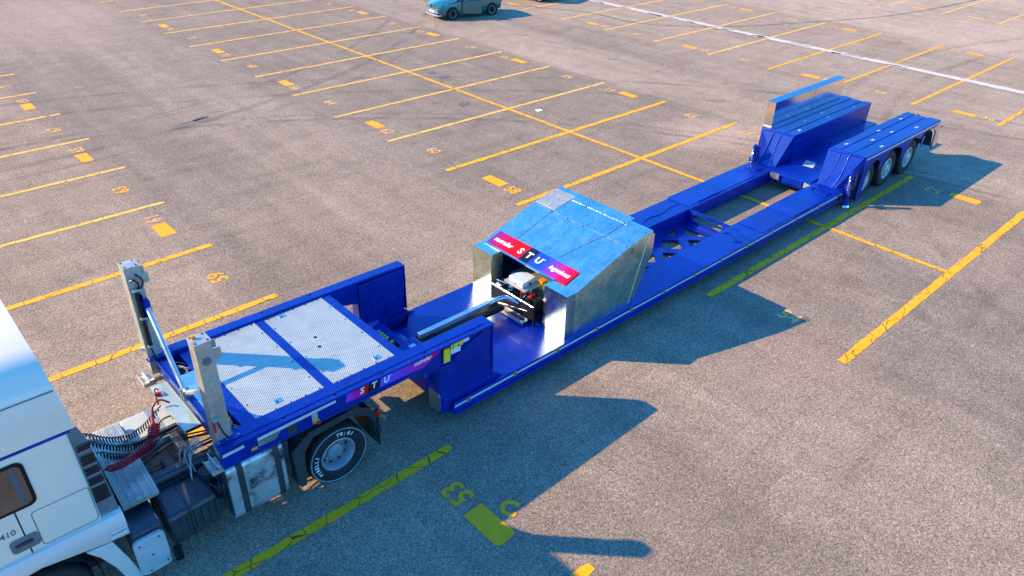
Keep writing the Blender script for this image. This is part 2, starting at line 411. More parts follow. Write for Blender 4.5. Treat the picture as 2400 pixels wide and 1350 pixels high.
# ------------------------------------------------------------------ ground and painted markings
g = MB().add([(-400, -400, 0), (500, -400, 0), (500, 600, 0), (-400, 600, 0)], [(0, 1, 2, 3)]).build('ground', 'asphalt')
tag(g, 'light grey-brown asphalt of the marked lorry park', 'asphalt ground', kind='structure')
P = 3.1
def Yj(j): return P*(j-1.6)
def strip(x0, y0, x1, y1, w, z, jit=.006, seg=.35):
    d = Vector((x1-x0, y1-y0)); L = d.length; d /= L; n = Vector((-d.y, d.x)); k = max(2, int(L/seg)); vs = []
    for i in range(k+1):
        c = Vector((x0, y0))+d*L*i/k; jl = random.uniform(-jit, jit); jr = random.uniform(-jit, jit)
        e = .85 if i in (0, k) else 1
        vs += [(c.x+n.x*(w/2*e+jl), c.y+n.y*(w/2*e+jl), z), (c.x-n.x*(w/2*e+jr), c.y-n.y*(w/2*e+jr), z)]
    return vs, [(2*i, 2*i+1, 2*i+3, 2*i+2) for i in range(k)]
E0, E1, E2, E3, E4 = -12.36, -5.24, 5.23, 12.29, 23.18
def yo(j): return {1: .04, 0: 0.0}.get(j, 0.0)
far = lambda j: 'yellow' if j < 5 else 'yellow_far'
for j in range(-1, 16):
    y = Yj(j)+yo(j)
    wd = .17 if j < 5 else .14
    MB().add(*strip(-30, y, E0+random.uniform(-.06, .06), y, wd, .006, .010, .14)).build('stall_line', far(j), g)
    MB().add(*strip(E1+random.uniform(-.05, .05), y if j > -1 else y-40, E2, y if j > -1 else y-40, wd+(.02 if j == 0 else 0), .006, .010, .14)).build('stall_line', far(j), g)
    if j > 0: MB().add(*strip(E3+random.uniform(-.05, .05), y, E4, y, .14, .006, .008, .2)).build('stall_line', far(j), g)
    if j < 8: MB().add(*strip(30.65, y+.05, 41, y+.05, .12, .006)).build('stall_line', 'yellow_far', g)
MB().add(*strip(0, Yj(0), 0, 60, .14, .010, .010, .14)).build('centre_line', 'yellow', g)
# concrete strip with broken edges
MB().add(*strip(17.5, -3, 17.2, 60, .46, .013, .05, .22)).build('concrete_strip', 'white_road', g)
for k in range(16):
    yy = random.uniform(1, 26); xx = 17.45-(yy+3)*.005
    MB().add(*strip(xx+random.uniform(-.2, .2), yy, xx+random.uniform(-.16, .16), yy+random.uniform(.3, 1.3), random.uniform(.05, .16), .017, .04, .1)).build('chipped_gap', 'crack', g)
# thin tar crack arcing across the far rows
arc = bez([(11.2, 27, 0), (13.2, 23, 0), (14.64, 20.08, 0), (14.9, 16.48, 0), (17.84, 13.34, 0), (22.58, 11.12, 0), (26.98, 9.39, 0), (31.64, 8.48, 0), (37.17, 7.87, 0)], 10)
mb = MB()
for a, b in zip(arc[:-1], arc[1:]): mb.add(*strip(a.x, a.y, b.x, b.y, .05, .020, .008, 2))
mb.build('tar_crack', 'crack', g)
for (x0, y0, x1, y1) in ((7.9, 18.9, 8.3, 18.2), (8.1, 16.9, 8.5, 16.1), (8.3, 15.2, 8.6, 14.6), (8.1, 12.9, 8.5, 12.3)):
    MB().add(*strip(x0, y0, x1, y1, .05, .004, .01, .2)).build('tar_crack', 'crack', g)
# stall blocks and numbers
def block(x, y, hx=.17, hy=.40, m='orange'):
    vs = []; N = 26
    pts = rr(x, y, hx, hy, .05, 5)
    pts = [(a+random.uniform(-.015, .015), b+random.uniform(-.015, .015), .006) for a, b in pts]
    MB().add(pts, [tuple(range(len(pts)))]).build('painted_block', m, g)
def number(s, x, y, up, m='faint', h=.40):
    yd = (up, 0, 0); xd = (0, -up, 0)
    text_obj('stall_number', s, h*1.32, (x, y, .006), xd, yd, m, g, 0.0006, 0, .012, xs=.88)
nA = {0: '53', 1: '55', 2: '57', 3: '59', 4: '61', 5: '63', 6: '65', 7: '67', 8: '69', 9: '71'}
for j in range(0, 13):
    y = Yj(j)
    blk = j % 2 == 0
    if j < 10:
        number(nA[j], -12.95, y+(2.28 if blk else 1.52), -1, 'orange' if j in (0, 3, 5) else 'faint')
        if blk: block(-12.99, y+1.50, .18, .39, 'orange')
    n = str(54+2*(j-1)) if j else '54'
    if j % 2 == 1:
        block(-4.64, y+1.60); number(n, -4.70, y+.80, 1, 'orange' if j == 3 else 'faint')
    else: number(n, -4.58, y+1.52, 1)
    n = str(53+2*j)
    if j % 2 == 0:
        block(4.75, y+1.45, .17, .41); number(n, 4.67, y+2.30, -1)
    else: number(n, 4.66, y+1.50, -1)
    n = str(54+2*j)
    if j % 2 == 1: block(12.8, y+1.35, .17, .40); number(n, 12.85, y+.55, 1)
    else: number(n, 12.85, y+1.5, 1)
    if j % 2 == 0: block(22.55, y+1.45, .17, .40); number(n, 22.55, y+2.3, -1)
    else: number(n, 22.45, y+1.5, -1)
    if j < 6: block(31.35, y+1.5, .2, .42, 'faint')
text_obj('stall_number', 'C', .40, (-12.58, -3.43, .006), (.5, -.86, 0), (.86, .5, 0), 'orange', g, .0006, 0, .018)
def blob(x, y, rx, ry, rot, m='stain', z=.005, k=18):
    pts = []
    for i in range(k):
        a = 2*PI*i/k; q = random.uniform(.72, 1.15); u, v = rx*q*math.cos(a), ry*q*math.sin(a)
        pts.append((x+u*math.cos(rot)-v*math.sin(rot), y+u*math.sin(rot)+v*math.cos(rot), z))
    MB().add(pts, [tuple(range(k))]).build('stain', m, g)
blob(-9.2, 16.3, .75, .07, .12); blob(-8.9, 16.42, .35, .12, .3); blob(-8.2, 16.75, .3, .04, -.5)
blob(.65, 15.9, .22, .16, 0); blob(.66, 15.1, .26, .20, 0); blob(-.9, 11.95, .30, .2, 0); blob(.1, 14.7, .2, .1, 0)
blob(-4.4, -3.72, .12, .07, .3)
for k in range(26):
    blob(random.uniform(-9, 12), random.uniform(-7, 20), random.uniform(.02, .05), random.uniform(.015, .04), 0, 'crack', .004, 7)

# ------------------------------------------------------------------ low loader trailer
T = empty('low_loader_trailer', (0, 0, 0), label='long deep-blue low loader trailer with a steel engine housing and two tall posts', cat='trailer')
def ztop(x): return 1.67+(-11.1-x)*.0147
# --- gooseneck: two long top beams
def neck_beam(s):
    mb = MB(); o = 1.40*s; i = -1.08 if s < 0 else 1.17; xf = -15.84 if s < 0 else -15.60
    mb.prism([(-15.6, ztop(-15.6)-.035), (-11.1, 1.67-.035), (-11.1, 1.67), (-15.6, ztop(-15.6))], 'y', i, o)
    if s < 0: mb.prism([(xf, ztop(xf)-.035), (-15.602, ztop(-15.6)-.035), (-15.602, ztop(-15.6)), (xf, ztop(xf))], 'y', -1.225, o)
    mb.prism([(xf, 1.44), (-12.85, 1.44), (-12.24, 1.27), (-12.24, 1.648), (xf, 1.70)], 'y', 1.375*s, 1.345*s)
    # inner web, its underside falling towards the leg
    w0, w1 = (-1.11, -1.14) if s < 0 else (1.172, 1.19)
    mb.prism([(-15.5, 1.46), (-12.9, 1.43), (-12.14, 1.24), (-12.14, 1.645), (-15.5, 1.695)], 'y', w0, w1)
    mb.prism([(xf, 1.40), (-12.85, 1.40), (-12.1, 1.22), (-12.0, 1.25), (-12.12, 1.262), (-12.84, 1.438), (xf, 1.438)], 'y', 1.385*s, 1.20*s if s > 0 else 1.24*s)
    mb.prism([(-15.5, ztop(-15.5)+.001), (-11.25, 1.674), (-11.25, 1.684), (-15.5, ztop(-15.5)+.011)], 'y', i+.012*s, 1.30*s)
    return mb.build('neck_beam', 'blue', T, .006)
neck_r = neck_beam(-1); neck_l = neck_beam(1)
def neck_leg(s):
    mb = MB(); a, b = 1.345*s, 1.315*s
    prof = [(-12.14 if s > 0 else -12.24, .30), (-11.95, .20), (-11.2, .20), (-10.8, .44), (-10.95, .50), (-11.08, .62), (-11.1, .75), (-11.1, 1.636), (-12.14 if s > 0 else -12.24, 1.646)]
    mb.prism(prof, 'y', a, b)
    # rear edge and front edge plates
    mb.box(-11.125, -11.1, 1.38*s, 1.03*s if s < 0 else 1.168, .70, 1.634)
    y0 = 1.03*s if s < 0 else 1.168
    xl = -12.265 if s < 0 else -12.165
    mb.box(xl, xl+.025, 1.385*s, y0, .42 if s < 0 else .5, 1.24)
    mb.prism([(-12.14 if s > 0 else -12.22, .46), (-11.2, .46), (-11.15, 1.63), (-12.14 if s > 0 else -12.22, 1.63)], 'y', *((1.165, 1.14) if s > 0 else (-1.05, -1.02)))
    # curved reinforcing flange that climbs to the rear top corner
    pts = [(-12.75, 1.425), (-12.3, 1.30), (-12.07, 1.28), (-11.95, 1.34), (-11.6, 1.50), (-11.25, 1.63)]
    for p, q in zip(pts[:-1], pts[1:]):
        mb.prism([(p[0], p[1]-.022), (q[0], q[1]-.022), (q[0], q[1]), (p[0], p[1])], 'y', 1.345*s, 1.385*s)
    # pressed rib low on the panel
    if s < 0:
        mb.prism([(-12.2, .52), (-11.0, .52), (-10.95, .56), (-11.05, .60), (-12.2, .60)], 'y', -1.345, -1.37)
    else:
        mb.prism([(-12.0, .55), (-11.1, .62), (-11.1, .66), (-12.0, .59)], 'y', 1.14, 1.115)
        mb.prism([(-11.9, 1.03), (-11.2, 1.10), (-11.2, 1.15), (-11.9, 1.08)], 'y', 1.14, 1.117)
        q = [(-12.1, 1.22), (-11.75, 1.38), (-11.3, 1.60)]
        for a_, b_ in zip(q[:-1], q[1:]): mb.prism([(a_[0], a_[1]-.012), (b_[0], b_[1]-.012), (b_[0], b_[1]+.012), (a_[0], a_[1]+.012)], 'y', 1.14, 1.124)
    o = mb.build('neck_panel', 'blue', T, .006)
    if s > 0:
        for x, z in ((-11.62, 1.18), (-11.6, .86), (-11.22, 1.28)):
            MB().cyl((x, 1.139, z), (x, 1.118, z), .045, 14).build('socket', 'blue', o, .004)
    else:
        mb2 = MB().prism(rr(-1.23, .56, .155, .19, .06), 'x', -12.266, -12.276); mb2.build('cover_plate', 'galv', o)
    return o
neck_leg(-1); neck_leg(1)
# cross box between the neck legs, deck plates
mb = MB()
mb.box(-12.26, -11.92, -1.0, .97, .62, .90)
mb.prism([(-12.262, .62), (-12.0, .62), (-11.5, .46), (-11.5, .42), (-12.262, .55)], 'y', -1.0, .97)
mb.cyl((-12.36, -1.12, .93), (-12.26, -1.12, .93), .07, 14)
mb.box(-12.0, -11.72, -.42, .1, .86, .895)
cb = mb.build('neck_cross_box', 'blue', T, .008)
vb = MB().box(-12.23, -12.08, .02, .50, .901, .92)
for k in range(5):
    y = .46-.085*k - (.06 if k > 3 else 0)
    vb.cyl((-12.2, y, .915), (-12.2, y, 1.0), .026, 10); vb.cyl((-12.12, y-.03, .915), (-12.12, y-.03, .97), .022, 10)
v = vb.build('valve_block', 'black', T)
for k in range(5):
    y = .46-.085*k - (.06 if k > 3 else 0)
    MB().cyl((-12.2, y, 1.0), (-12.2, y, 1.035), .03, 10).build('valve_cap', 'brass', v)
MB().box(-11.98, -11.86, -.22, -.10, .90, .915).build('data_plate', 'label_white', T)
# neck floor frame
mb = MB(); zt = 1.665
def zc(x): return ztop(x)-.07
for x0, x1 in ((-12.93, -12.72), (-14.12, -13.97), (-15.62, -15.18)):
    if x0 < -15: continue
    mb.box(x0, x1, -1.08, 1.165, 1.42, zc(x0)+.048)
mb.box(-15.70, -15.56, -1.22, 1.235, 1.40, 1.70)
mb.box(-15.56, -15.38, -.62, .54, 1.60, 1.684)
mb.box(-15.38, -15.17, -1.08, 1.165, 1.50, 1.685)
mb.box(-15.725, -15.702, -1.0, 1.22, 1.69, 1.72)
fr = mb.build('neck_floor_frame', 'blue', T, .006)
MB().box(-15.56, -15.38, -1.10, 1.16, 1.43, 1.46).build('dark_backing', 'black', T)  # black sheet added below the frame openings, standing in for their inner shade
for x, y in ((-15.75, -1.3), (-14.9, -1.32), (-14.1, -1.33), (-13.3, -1.33), (-12.5, -1.33), (-11.5, -1.33), (-14.9, 1.33), (-13.9, 1.33), (-13.0, 1.33), (-12.2, 1.33), (-11.5, 1.33)):
    MB().box(x-.02, x+.02, y-.006, y+.006, ztop(x), ztop(x)+.012).build('lashing_slot', 'black', neck_r if y < 0 else neck_l)
for (x0, x1, hs) in ((-15.18, -14.12, [(-14.93, 1.03), (-14.77, -.90)]), (-13.97, -12.88, [(-13.67, 1.07), (-13.12, -.93)])):
    zp = ztop(x0)-.034
    pl = MB().box(x0, x1, -1.075, 1.165, zp-.01, zp).build('tread_plate', 'checker', T)
    pl.location.z += 0
    for hx, hy in hs:
        rc = MB().box(hx-.06, hx+.06, hy-.05, hy+.05, zp, zp+.006).build('handle_recess', 'alu', pl)
        MB().box(hx-.035, hx+.0, hy-.03, hy+.0, zp+.006, zp+.009).build('latch_hole', 'black', pl)
    for k in range(5):
        for yy in (-1.04, 1.13):
            MB().cyl((x0+.08+k*.23, yy, zp), (x0+.08+k*.23, yy, zp+.006), .012, 8).build('screw', 'black', pl)
    for k in range(4):
        for xx in (x0+.04, x1-.04):
            MB().cyl((xx, -.7+.5*k, zp), (xx, -.7+.5*k, zp+.006), .012, 8).build('screw', 'black', pl)
MB().cyl((-13.56, .17, 1.675), (-13.56, .17, 1.682), .028, 10).build('plug', 'black', pl)
MB().cyl((-13.64, -.10, 1.675), (-13.64, -.10, 1.682), .03, 10).build('plug', 'black', pl)
# front hatch plates and folded apron
MB().box(-15.62, -15.38, -.50, .55, 1.702, 1.710).build('hatch_plate', 'galv', T)
ap = MB().box(-15.965, -15.728, -.44, .82, 1.510, 1.522).box(-15.965, -15.955, -.44, .82, 1.46, 1.509)
ap.build('folded_apron', mat_simple('pale_steel_sheet', (.42, .55, .55), .3, .35, .06, 4), T)
for k in range(12):
    mb = MB()
    y = random.uniform(.65, 1.05) if k < 6 else random.uniform(-1.02, -.72)
    x = random.uniform(-15.52, -15.42)
    pts = bez([(x, y, 1.5), (x+random.uniform(-.1, .1), y+random.uniform(-.1, .1), 1.62), (x+random.uniform(-.15, .15), y+random.uniform(-.2, .2), 1.60), (x+random.uniform(-.1, .1), y+random.uniform(-.2, .2), 1.45)], 5)
    mb.tube(pts, .006, 5)
    mb.build('loose_wire', 'carpet', T, 0, 60)
mb = MB()
for k in range(9):
    mb = MB(); pts = bez([(-15.85, -.5-.03*k, 1.42), (-16.0-random.uniform(0, .1), -.55-.03*k, 1.36), (-16.05-random.uniform(0, .12), -.62-.05*k, 1.18)], 5); mb.tube(pts, .007, 5)
    mb.build('loose_wire', 'carpet', T, 0, 60)
# --- posts
def post(s):
    y0, y1 = (-1.20, -.98) if s < 0 else (1.24, 1.46)
    x0, x1 = -15.79, -15.575
    mb = MB().box(x0, x1, y0, y1, 1.39 if s < 0 else 1.42, 3.29)
    p = mb.build('landing_post', 'galv_post', T, .008)
    MB().box(x0-.008, x1+.008, y0-.008, y1+.008, 3.292, 3.302).build('cap_plate', 'galv_post', p)
    for xx in (x0+.03, x1-.03):
        for yy in (y0+.03, y1-.03): MB().cyl((xx, yy, 3.302), (xx, yy, 3.312), .012, 8).build('bolt', 'black', p)
    MB().box(x1+.002, x1+.09, y1-.08, y1-.07, 3.08, 3.20).build('lug', 'galv_post', p)
    MB().box(x1+.002, x1+.10, y0+.02, y0+.04, 2.98, 3.14).build('lug', 'galv_post', p, .006)
    if s < 0:
        MB().cyl((-15.68, y0-.001, 3.02), (-15.68, y0-.012, 3.02), .055, 20).cyl((-15.68, y0-.012, 3.02), (-15.68, y0-.024, 3.02), .03, 20).build('pin_boss', 'grey_plastic', p)
        MB().cyl((-15.73, y1-.06, 3.302), (-15.73, y1-.06, 3.35), .028, 12).build('amber_lamp', 'amber', p)
        hp = MB().tube(bez([(-15.74, y0-.03, 2.1), (-15.70, y0-.05, 1.9), (-15.66, y0-.04, 1.78), (-15.70, y0-.03, 1.68)]), .012, 6).build('hose', 'black_hose', p)
        MB().box(-15.80, -15.70, y0-.08, y0-.005, 2.12, 2.15).build('lamp_hood', 'galv', p)
        MB().box(-15.80, -15.775, y0-.05, y0-.01, 1.94, 2.10).build('red_lamp', 'red', p)
        MB().box(-15.79, -15.60, y0-.06, y0-.002, 1.70, 1.74).build('clamp', 'galv', p)
    else:
        MB().tube([(-15.70, y0-.03, 2.93), (-15.71, y0-.035, 2.6), (-15.72, y0-.035, 1.95)], .035, 10).build('hose_sleeve', 'black_hose', p, 0, 60)
        MB().tube(bez([(-15.76, y0-.02, 3.10), (-15.70, y0-.07, 3.12), (-15.66, y0-.06, 3.02), (-15.70, y0-.04, 2.93)]), .014, 6).tube(bez([(-15.66, y0-.02, 3.18), (-15.60, y0-.06, 3.10), (-15.61, y0-.06, 3.0), (-15.69, y0-.04, 2.93)]), .014, 6).build('hose', 'black_hose', p, 0, 60)
        for z in (2.93, 2.45, 1.95): MB().box(-15.76, -15.655, y0-.078, y0-.001, z, z+.03).build('clamp', 'galv', p)
        MB().tube(bez([(-15.72, y0-.03, 1.95), (-15.70, y0-.05, 1.75), (-15.66, y0-.03, 1.6)]), .012, 6).build('hose', 'black_hose', p, 0, 60)
        MB().box(-15.68, -15.58, y0-.09, y0-.001, 2.55, 2.75).box(-15.665, -15.655, y0-.11, y0-.001, 2.46, 2.86).build('brace_bracket', 'blue', p)
        MB().cyl((x0-.05, 1.35, 1.86), (x0-.001, 1.35, 1.86), .035, 10).build('rear_lamp', 'lamp', p)
    # folded foot below the frame
    MB().box(x0-.10, x1+.0, y0-.12, y0-.005, 1.36, 1.372).box(x0-.10, x0-.09, y0-.12, y1+.02, 1.372, 1.44).box(x0-.10, x1, y0-.12, y0-.11, 1.372, 1.42).box(x0-.002-.10, x0-.1, y0, y1, 1.36, 1.40).build('foot', 'galv', p, .004)
    # bolted flange
    fl = MB().box(x0-.04, x1+.10, y0-.09, y0-.002, 1.735, 1.75).build('base_flange', 'blue', p)
    for xx in (x0, x0+.12, x1+.06): MB().cyl((xx, y0-.05, 1.75), (xx, y0-.05, 1.765), .014, 8).build('bolt', 'galv', p)
    return p
post(-1); post(1)
for y0 in (-1.20, 1.24):
    MB().box(-15.98, -15.80, y0-.12, y0+.20, 1.335, 1.345).box(-15.98, -15.972, y0-.12, y0+.20, 1.345, 1.40).box(-15.98, -15.80, y0-.128, y0-.12, 1.335, 1.40).box(-15.90, -15.89, y0-.11, y0+.2, 1.345, 1.39).build('foot_bracket', 'galv_post', T, .004)
b1 = MB().cyl((-15.63, 1.15, 2.62), (-15.70, .10, 1.80), .036, 14).build('diagonal_brace', 'galv', T, 0, 40)
b2 = MB().cyl((-15.63, -.97, 2.42), (-15.69, -.03, 1.80), .036, 14).build('diagonal_brace', 'galv', T, 0, 40)
MB().cyl((-15.70, .12, 1.80), (-15.70, -.05, 1.80), .03, 10).box(-15.76, -15.64, -.02, .0, 1.665, 1.83).box(-15.76, -15.64, .07, .09, 1.665, 1.83).build('brace_knuckle', 'galv', T)
# --- sticker on the right side beam
ys = -1.3765
def quad_y(name, pts, mat, parent, y=ys, th=.004):
    return MB().prism(pts, 'y', y, y-th).build(name, mat, parent)
sa = mat_gradient('magenta_sticker', [(0., (.16, .07, .62)), (.5, (.62, .01, .30)), (1., (.90, .008, .02))], 0, -13.97, -13.6)
sb = mat_gradient('violet_sticker', [(0., (.10, .10, .72)), (.35, (.22, .05, .50)), (.72, (.68, .01, .26)), (1., (.92, .008, .06))], 0, -13.36, -12.2)
st = MB().prism([(-13.97, 1.515), (-13.60, 1.505), (-13.565, 1.675), (-13.93, 1.68)], 'y', ys, ys-.004).build('side_sticker', sa, T)
quad_y('black_panel', [(-13.60, 1.505), (-13.38, 1.50), (-13.34, 1.67), (-13.565, 1.675)], 'black_letter', st)
quad_y('red_panel', [(-13.66, 1.507), (-13.60, 1.505), (-13.565, 1.675), (-13.625, 1.677)], 'sred', st, ys-.001)
quad_y('violet_panel', [(-13.38, 1.50), (-12.82, 1.485), (-12.57, 1.465), (-12.2, 1.64), (-12.2, 1.655), (-13.34, 1.67)], sb, st)
for s_, x, z, sz in (('S', -13.68, 1.595, .15), ('T', -13.47, 1.59, .15), ('U', -13.25, 1.585, .15)):
    text_obj('letter', s_, sz, (x, ys-.0055, z), (1, 0, 0), (0.2, 0, 1), 'white', st, .001, 0, .004)
MB().cyl((-13.165, ys-.004, 1.635), (-13.165, ys-.007, 1.635), .008, 8).build('dot', 'white', st)
text_obj('lettering', 'stutrailer', .105, (-12.57, ys-.0055, 1.603), (1, 0, 0), (.12, 0, 1), 'white', st, .001, .12, .0018, xs=.86)
for pts, m in (([(-12.17, 1.35), (-12.04, 1.34), (-12.03, 1.585), (-12.165, 1.60)], 'tag'), ([(-12.02, 1.56), (-11.77, 1.55), (-11.77, 1.645), (-12.02, 1.65)], 'tag'),
               ([(-11.765, 1.58), (-11.64, 1.575), (-11.64, 1.64), (-11.765, 1.642)], 'label_white'), ([(-12.02, 1.46), (-11.82, 1.45), (-11.82, 1.548), (-12.02, 1.557)], 'label_white')):
    quad_y('warning_tag', pts, m, T, -1.386, .003)
MB().box(-12.16, -12.05, -1.392, -1.388, 1.60, 1.625).build('warning_tag', 'amber', T)
MB().box(-11.87, -11.85, -1.394, -1.389, 1.56, 1.60).box(-11.98, -11.97, -1.394, -1.389, 1.56, 1.63).build('label_print', 'black_letter', T)
# side tape, lamps, plug
MB().prism([(-15.33, 1.60), (-14.12, 1.615), (-14.12, 1.66), (-15.33, 1.655)], 'y', ys, ys-.004).build('reflective_tape', 'strip', T)
MB().prism([(-15.82, 1.60), (-15.52, 1.61), (-15.52, 1.655), (-15.82, 1.65)], 'y', ys, ys-.004).build('reflective_tape', 'strip', T)
MB().prism([(-15.34, 1.51), (-15.08, 1.50), (-15.0, 1.60), (-15.33, 1.59)], 'y', ys, ys-.01).build('coupling_bracket', 'galv', T)
MB().box(-15.44, -15.35, -1.405, ys, 1.50, 1.545).build('side_lamp', 'amber', T, .008)
MB().box(-14.9, -14.76, -1.385, -1.377, 1.45, 1.60).build('junction_plate', 'dark_plastic', T)
MB().box(-14.52, -14.43, -1.385, -1.377, 1.42, 1.62).build('switch_plate', 'carpet', T)
MB().cyl((-14.46, -1.385, 1.48), (-14.46, -1.43, 1.48), .035, 12).build('stop_button', 'tag', T)
MB().cyl((-14.46, -1.43, 1.48), (-14.46, -1.465, 1.48), .026, 12).build('stop_button', 'red', T)

# --- deck
ZD = .45
mb = MB()
# full-width deck plate ahead of and under the housing
plate_pts = [(-10.95, -1.43), (-6.2, -1.43), (-6.2, 1.41), (-10.9, 1.41), (-11.28, .95), (-11.28, .62), (-10.55, .35), (-10.55, -.35), (-11.28, -.62), (-11.28, -1.31)]
plate_holes('deck_plate', [(-11.25, -1.43), (-6.05, -1.43), (-6.05, 1.41), (-10.9, 1.41), (-11.28, .95), (-11.5, .95), (-11.5, .45), (-11.2, .45), (-11.2, -.5), (-11.5, -.5), (-11.5, -1.3), (-11.25, -1.3)], [], ZD-.03, ZD, 'blue', T)
def rail(s):
    mb = MB(); i, o = .63*s, (1.43 if s < 0 else 1.375)*s
    mb.box(-6.05, -2.5, i, o, ZD-.03, ZD)
    o2 = (1.40 if s < 0 else 1.42)*s
    mb.box(-2.5, 1.45, i, o2, ZD-.03, ZD)
    # inner web and outer side member
    mb.box(-7.0, 1.3, .632*s, .66*s, .10, ZD-.03)
    return mb.build('side_rail', 'blue', T, .005)
ra = rail(-1); rb = rail(1)
side = MB().box(-12.02, 1.6, -1.425, -1.39, .20, ZD-.002).box(-12.02, 1.5, -1.46, -1.425, .215, .245).build('side_member', 'blue', T, .006)
MB().box(-11.0, 1.3, 1.37, 1.405, .22, ZD-.033).build('side_member', 'blue', T, .006)
MB().box(-12.0, -6.2, -1.38, 1.36, .24, .30).build('underfloor', 'blue', T)
# step-up plates with weld beads
for (x0, x1, y0, y1) in ((-2.58, .53, .72, 1.415), (-2.38, -1.10, -1.36, -.64), (-1.08, .62, -1.385, -.62)):
    MB().box(x0, x1, y0, y1, ZD, ZD+.014).build('wear_plate', 'blue', T, .004)
def bead(pts, r=.012, name='weld_bead', m='blue'):
    mb = MB(); n = 0
    P_ = bez(pts, 10); mb.tube([(p.x, p.y, p.z+random.uniform(-.003, .004)) for p in P_], r, 6); return mb.build(name, m, T, 0, 60)
for pts in ([(-2.6, 1.33, .456), (-2.59, .76, .456)], [(.54, 1.38, .46), (.52, .76, .46)], [(-2.40, -.66, .456), (-2.40, -1.3, .456)], [(-1.09, -.64, .462), (-1.09, -1.3, .462)],
            [(-3.15, -.75, .455), (-3.05, -.85, .455), (-3.12, -.98, .455), (-3.32, -1.10, .455), (-3.22, -1.32, .455)], [(-2.75, -.70, .455), (-2.78, -.95, .455), (-2.9, -1.05, .455), (-2.95, -1.28, .455)],
            [(-4.25, .86, .455), (-3.9, .95, .455), (-3.4, .90, .455), (-3.0, 1.0, .455), (-2.65, .98, .455)]):
    bead(pts)
for (x0, x1, y) in ((-2.15, -1.15, .745), (-.95, .25, -1.36)):
    MB().prism([(x0, y-.03), (x0+.05, y+.03), (x1-.05, y+.03), (x1, y-.03)], 'z', ZD+.014, ZD+.030).build('guide_bar', 'blue', T)
# lattice floor
holes = []
for cx in (-4.02, -5.03, -6.04):
    holes.append([(cx+.0, .42), (cx+.33, .14), (cx+.03, -.20), (cx-.34, .10)])
    holes.append([(cx+.52, .28), (cx+.24, .55), (cx+.74, .56)])
    holes.append([(cx+.52, .0), (cx+.80, -.30), (cx+.24, -.30)])
holes.append([(-2.99, .52), (-3.33, .14), (-2.93, -.29)][::1])
def rnd(poly, r=.05, n=3):
    out = []
    m = len(poly)
    for i in range(m):
        p = Vector(poly[i]); a = (Vector(poly[i-1])-p).normalized(); b = (Vector(poly[(i+1) % m])-p).normalized()
        for k in range(n+1):
            t = k/n; q = (p+a*r).lerp(p, 0)*(1-t)**2+p*2*t*(1-t)+(p+b*r)*t*t; out.append((q.x, q.y))
    return out
plate_holes('lattice_floor', [(-6.8, -.63), (-2.75, -.63), (-2.75, .63), (-6.8, .63)], [rnd(h) for h in holes], .055, .09, 'blue', T)
# slotted crossbar plate, leaning
cm = Matrix(((0, math.sin(.0), 0, 0), (0, 0, 0, 0), (0, 0, 0, 0), (0, 0, 0, 1)))
ax = Vector((0, -1, 0)); ay = Vector((.10, 0, 1)).normalized(); az = ax.cross(ay)
m4 = Matrix((ax, ay, az)).transposed().to_4x4(); m4.translation = Vector((-2.68, 0, .26))
plate_holes('slotted_crossbar', [(-.625, -.18), (.625, -.18), (.625, .185), (-.625, .185)], [rr(-.02, .01, .46, .085, .08)], -.012, .012, 'blue', T, m4)
MB().box(-2.85, -2.71, -.625, .625, .09, .12).build('crossbar_foot', 'blue', T, .008)
# long reflective tape and the fourteen yellow clips
MB().box(-12.0, 1.45, -1.4295, -1.4255, .355, .40).build('reflective_tape', 'strip', T)
mk = [(-12.05+k*(12.93/12)) for k in range(13)]
mx = [-11.70, -10.62, -9.53, -8.44, -7.40, -6.33, -5.25, -4.22, -3.14, -2.06, -.94, .20, 1.22]
for x in mx:
    c = MB().box(x-.035, x+.035, -1.440, -1.430, .335, .425).build('tie_down_clip', 'brass', T, .004)
    MB().box(x-.008, x+.008, -1.446, -1.4405, .35, .41).build('clip_slot', 'black', c)
for x in (-10.0, -3.75): MB().cyl((x, -1.43, .425), (x, -1.445, .425), .018, 8).build('side_lamp', 'red', T)

# --- engine housing
def hz(x): return 1.38+(x+8.97)*.3158 if x < -7.52 else 1.838+(x+7.52)*.19
HY0, HY1 = -1.315, 1.375
prof = [(-9.26, ZD+.002), (-7.27, ZD+.002), (-6.80, 1.45), (-6.84, hz(-6.84)), (-7.52, hz(-7.52)), (-8.97, 1.38), (-9.26, 1.38)]
H = MB()
def shell(y0, y1): H.prism(prof, 'y', y0, y1)
shell(HY0, HY0+.012); shell(HY1, HY1-.012)
th = .012
def sheet(a, b, y0, y1, mbx):
    (xa, za), (xb, zb) = a, b; d = Vector((xb-xa, zb-za)).normalized(); n = Vector((d.y, -d.x))*th
    mbx.prism([(xa, za), (xb, zb), (xb+n.x, zb+n.y), (xa+n.x, za+n.y)], 'y', y0, y1)
y0i, y1i = HY0+.013, HY1-.013
sheet((-8.99, 1.375), (-7.52, 1.838), y0i, y1i, H)
sheet((-7.518, 1.838), (-6.84, 1.967), y0i, y1i, H)
sheet((-6.845, 1.955), (-6.80, 1.45), y0i, y1i, H); sheet((-6.80, 1.45), (-7.27, ZD+.003), y0i, y1i, H)
# front faces either side of the opening, with their small flat tops
for (a, b) in ((HY0+.013, -.73), (.80, HY1-.013)):
    H.box(-9.26, -9.248, a, b, ZD+.002, 1.37); H.box(-9.26, -8.99, a, b, 1.371, 1.383)
H.box(-9.247, -8.95, .788, .80, ZD+.002, 1.37); H.box(-9.247, -8.95, -.73, -.718, ZD+.002, 1.37)
house = H.build('engine_housing', 'housing', T)
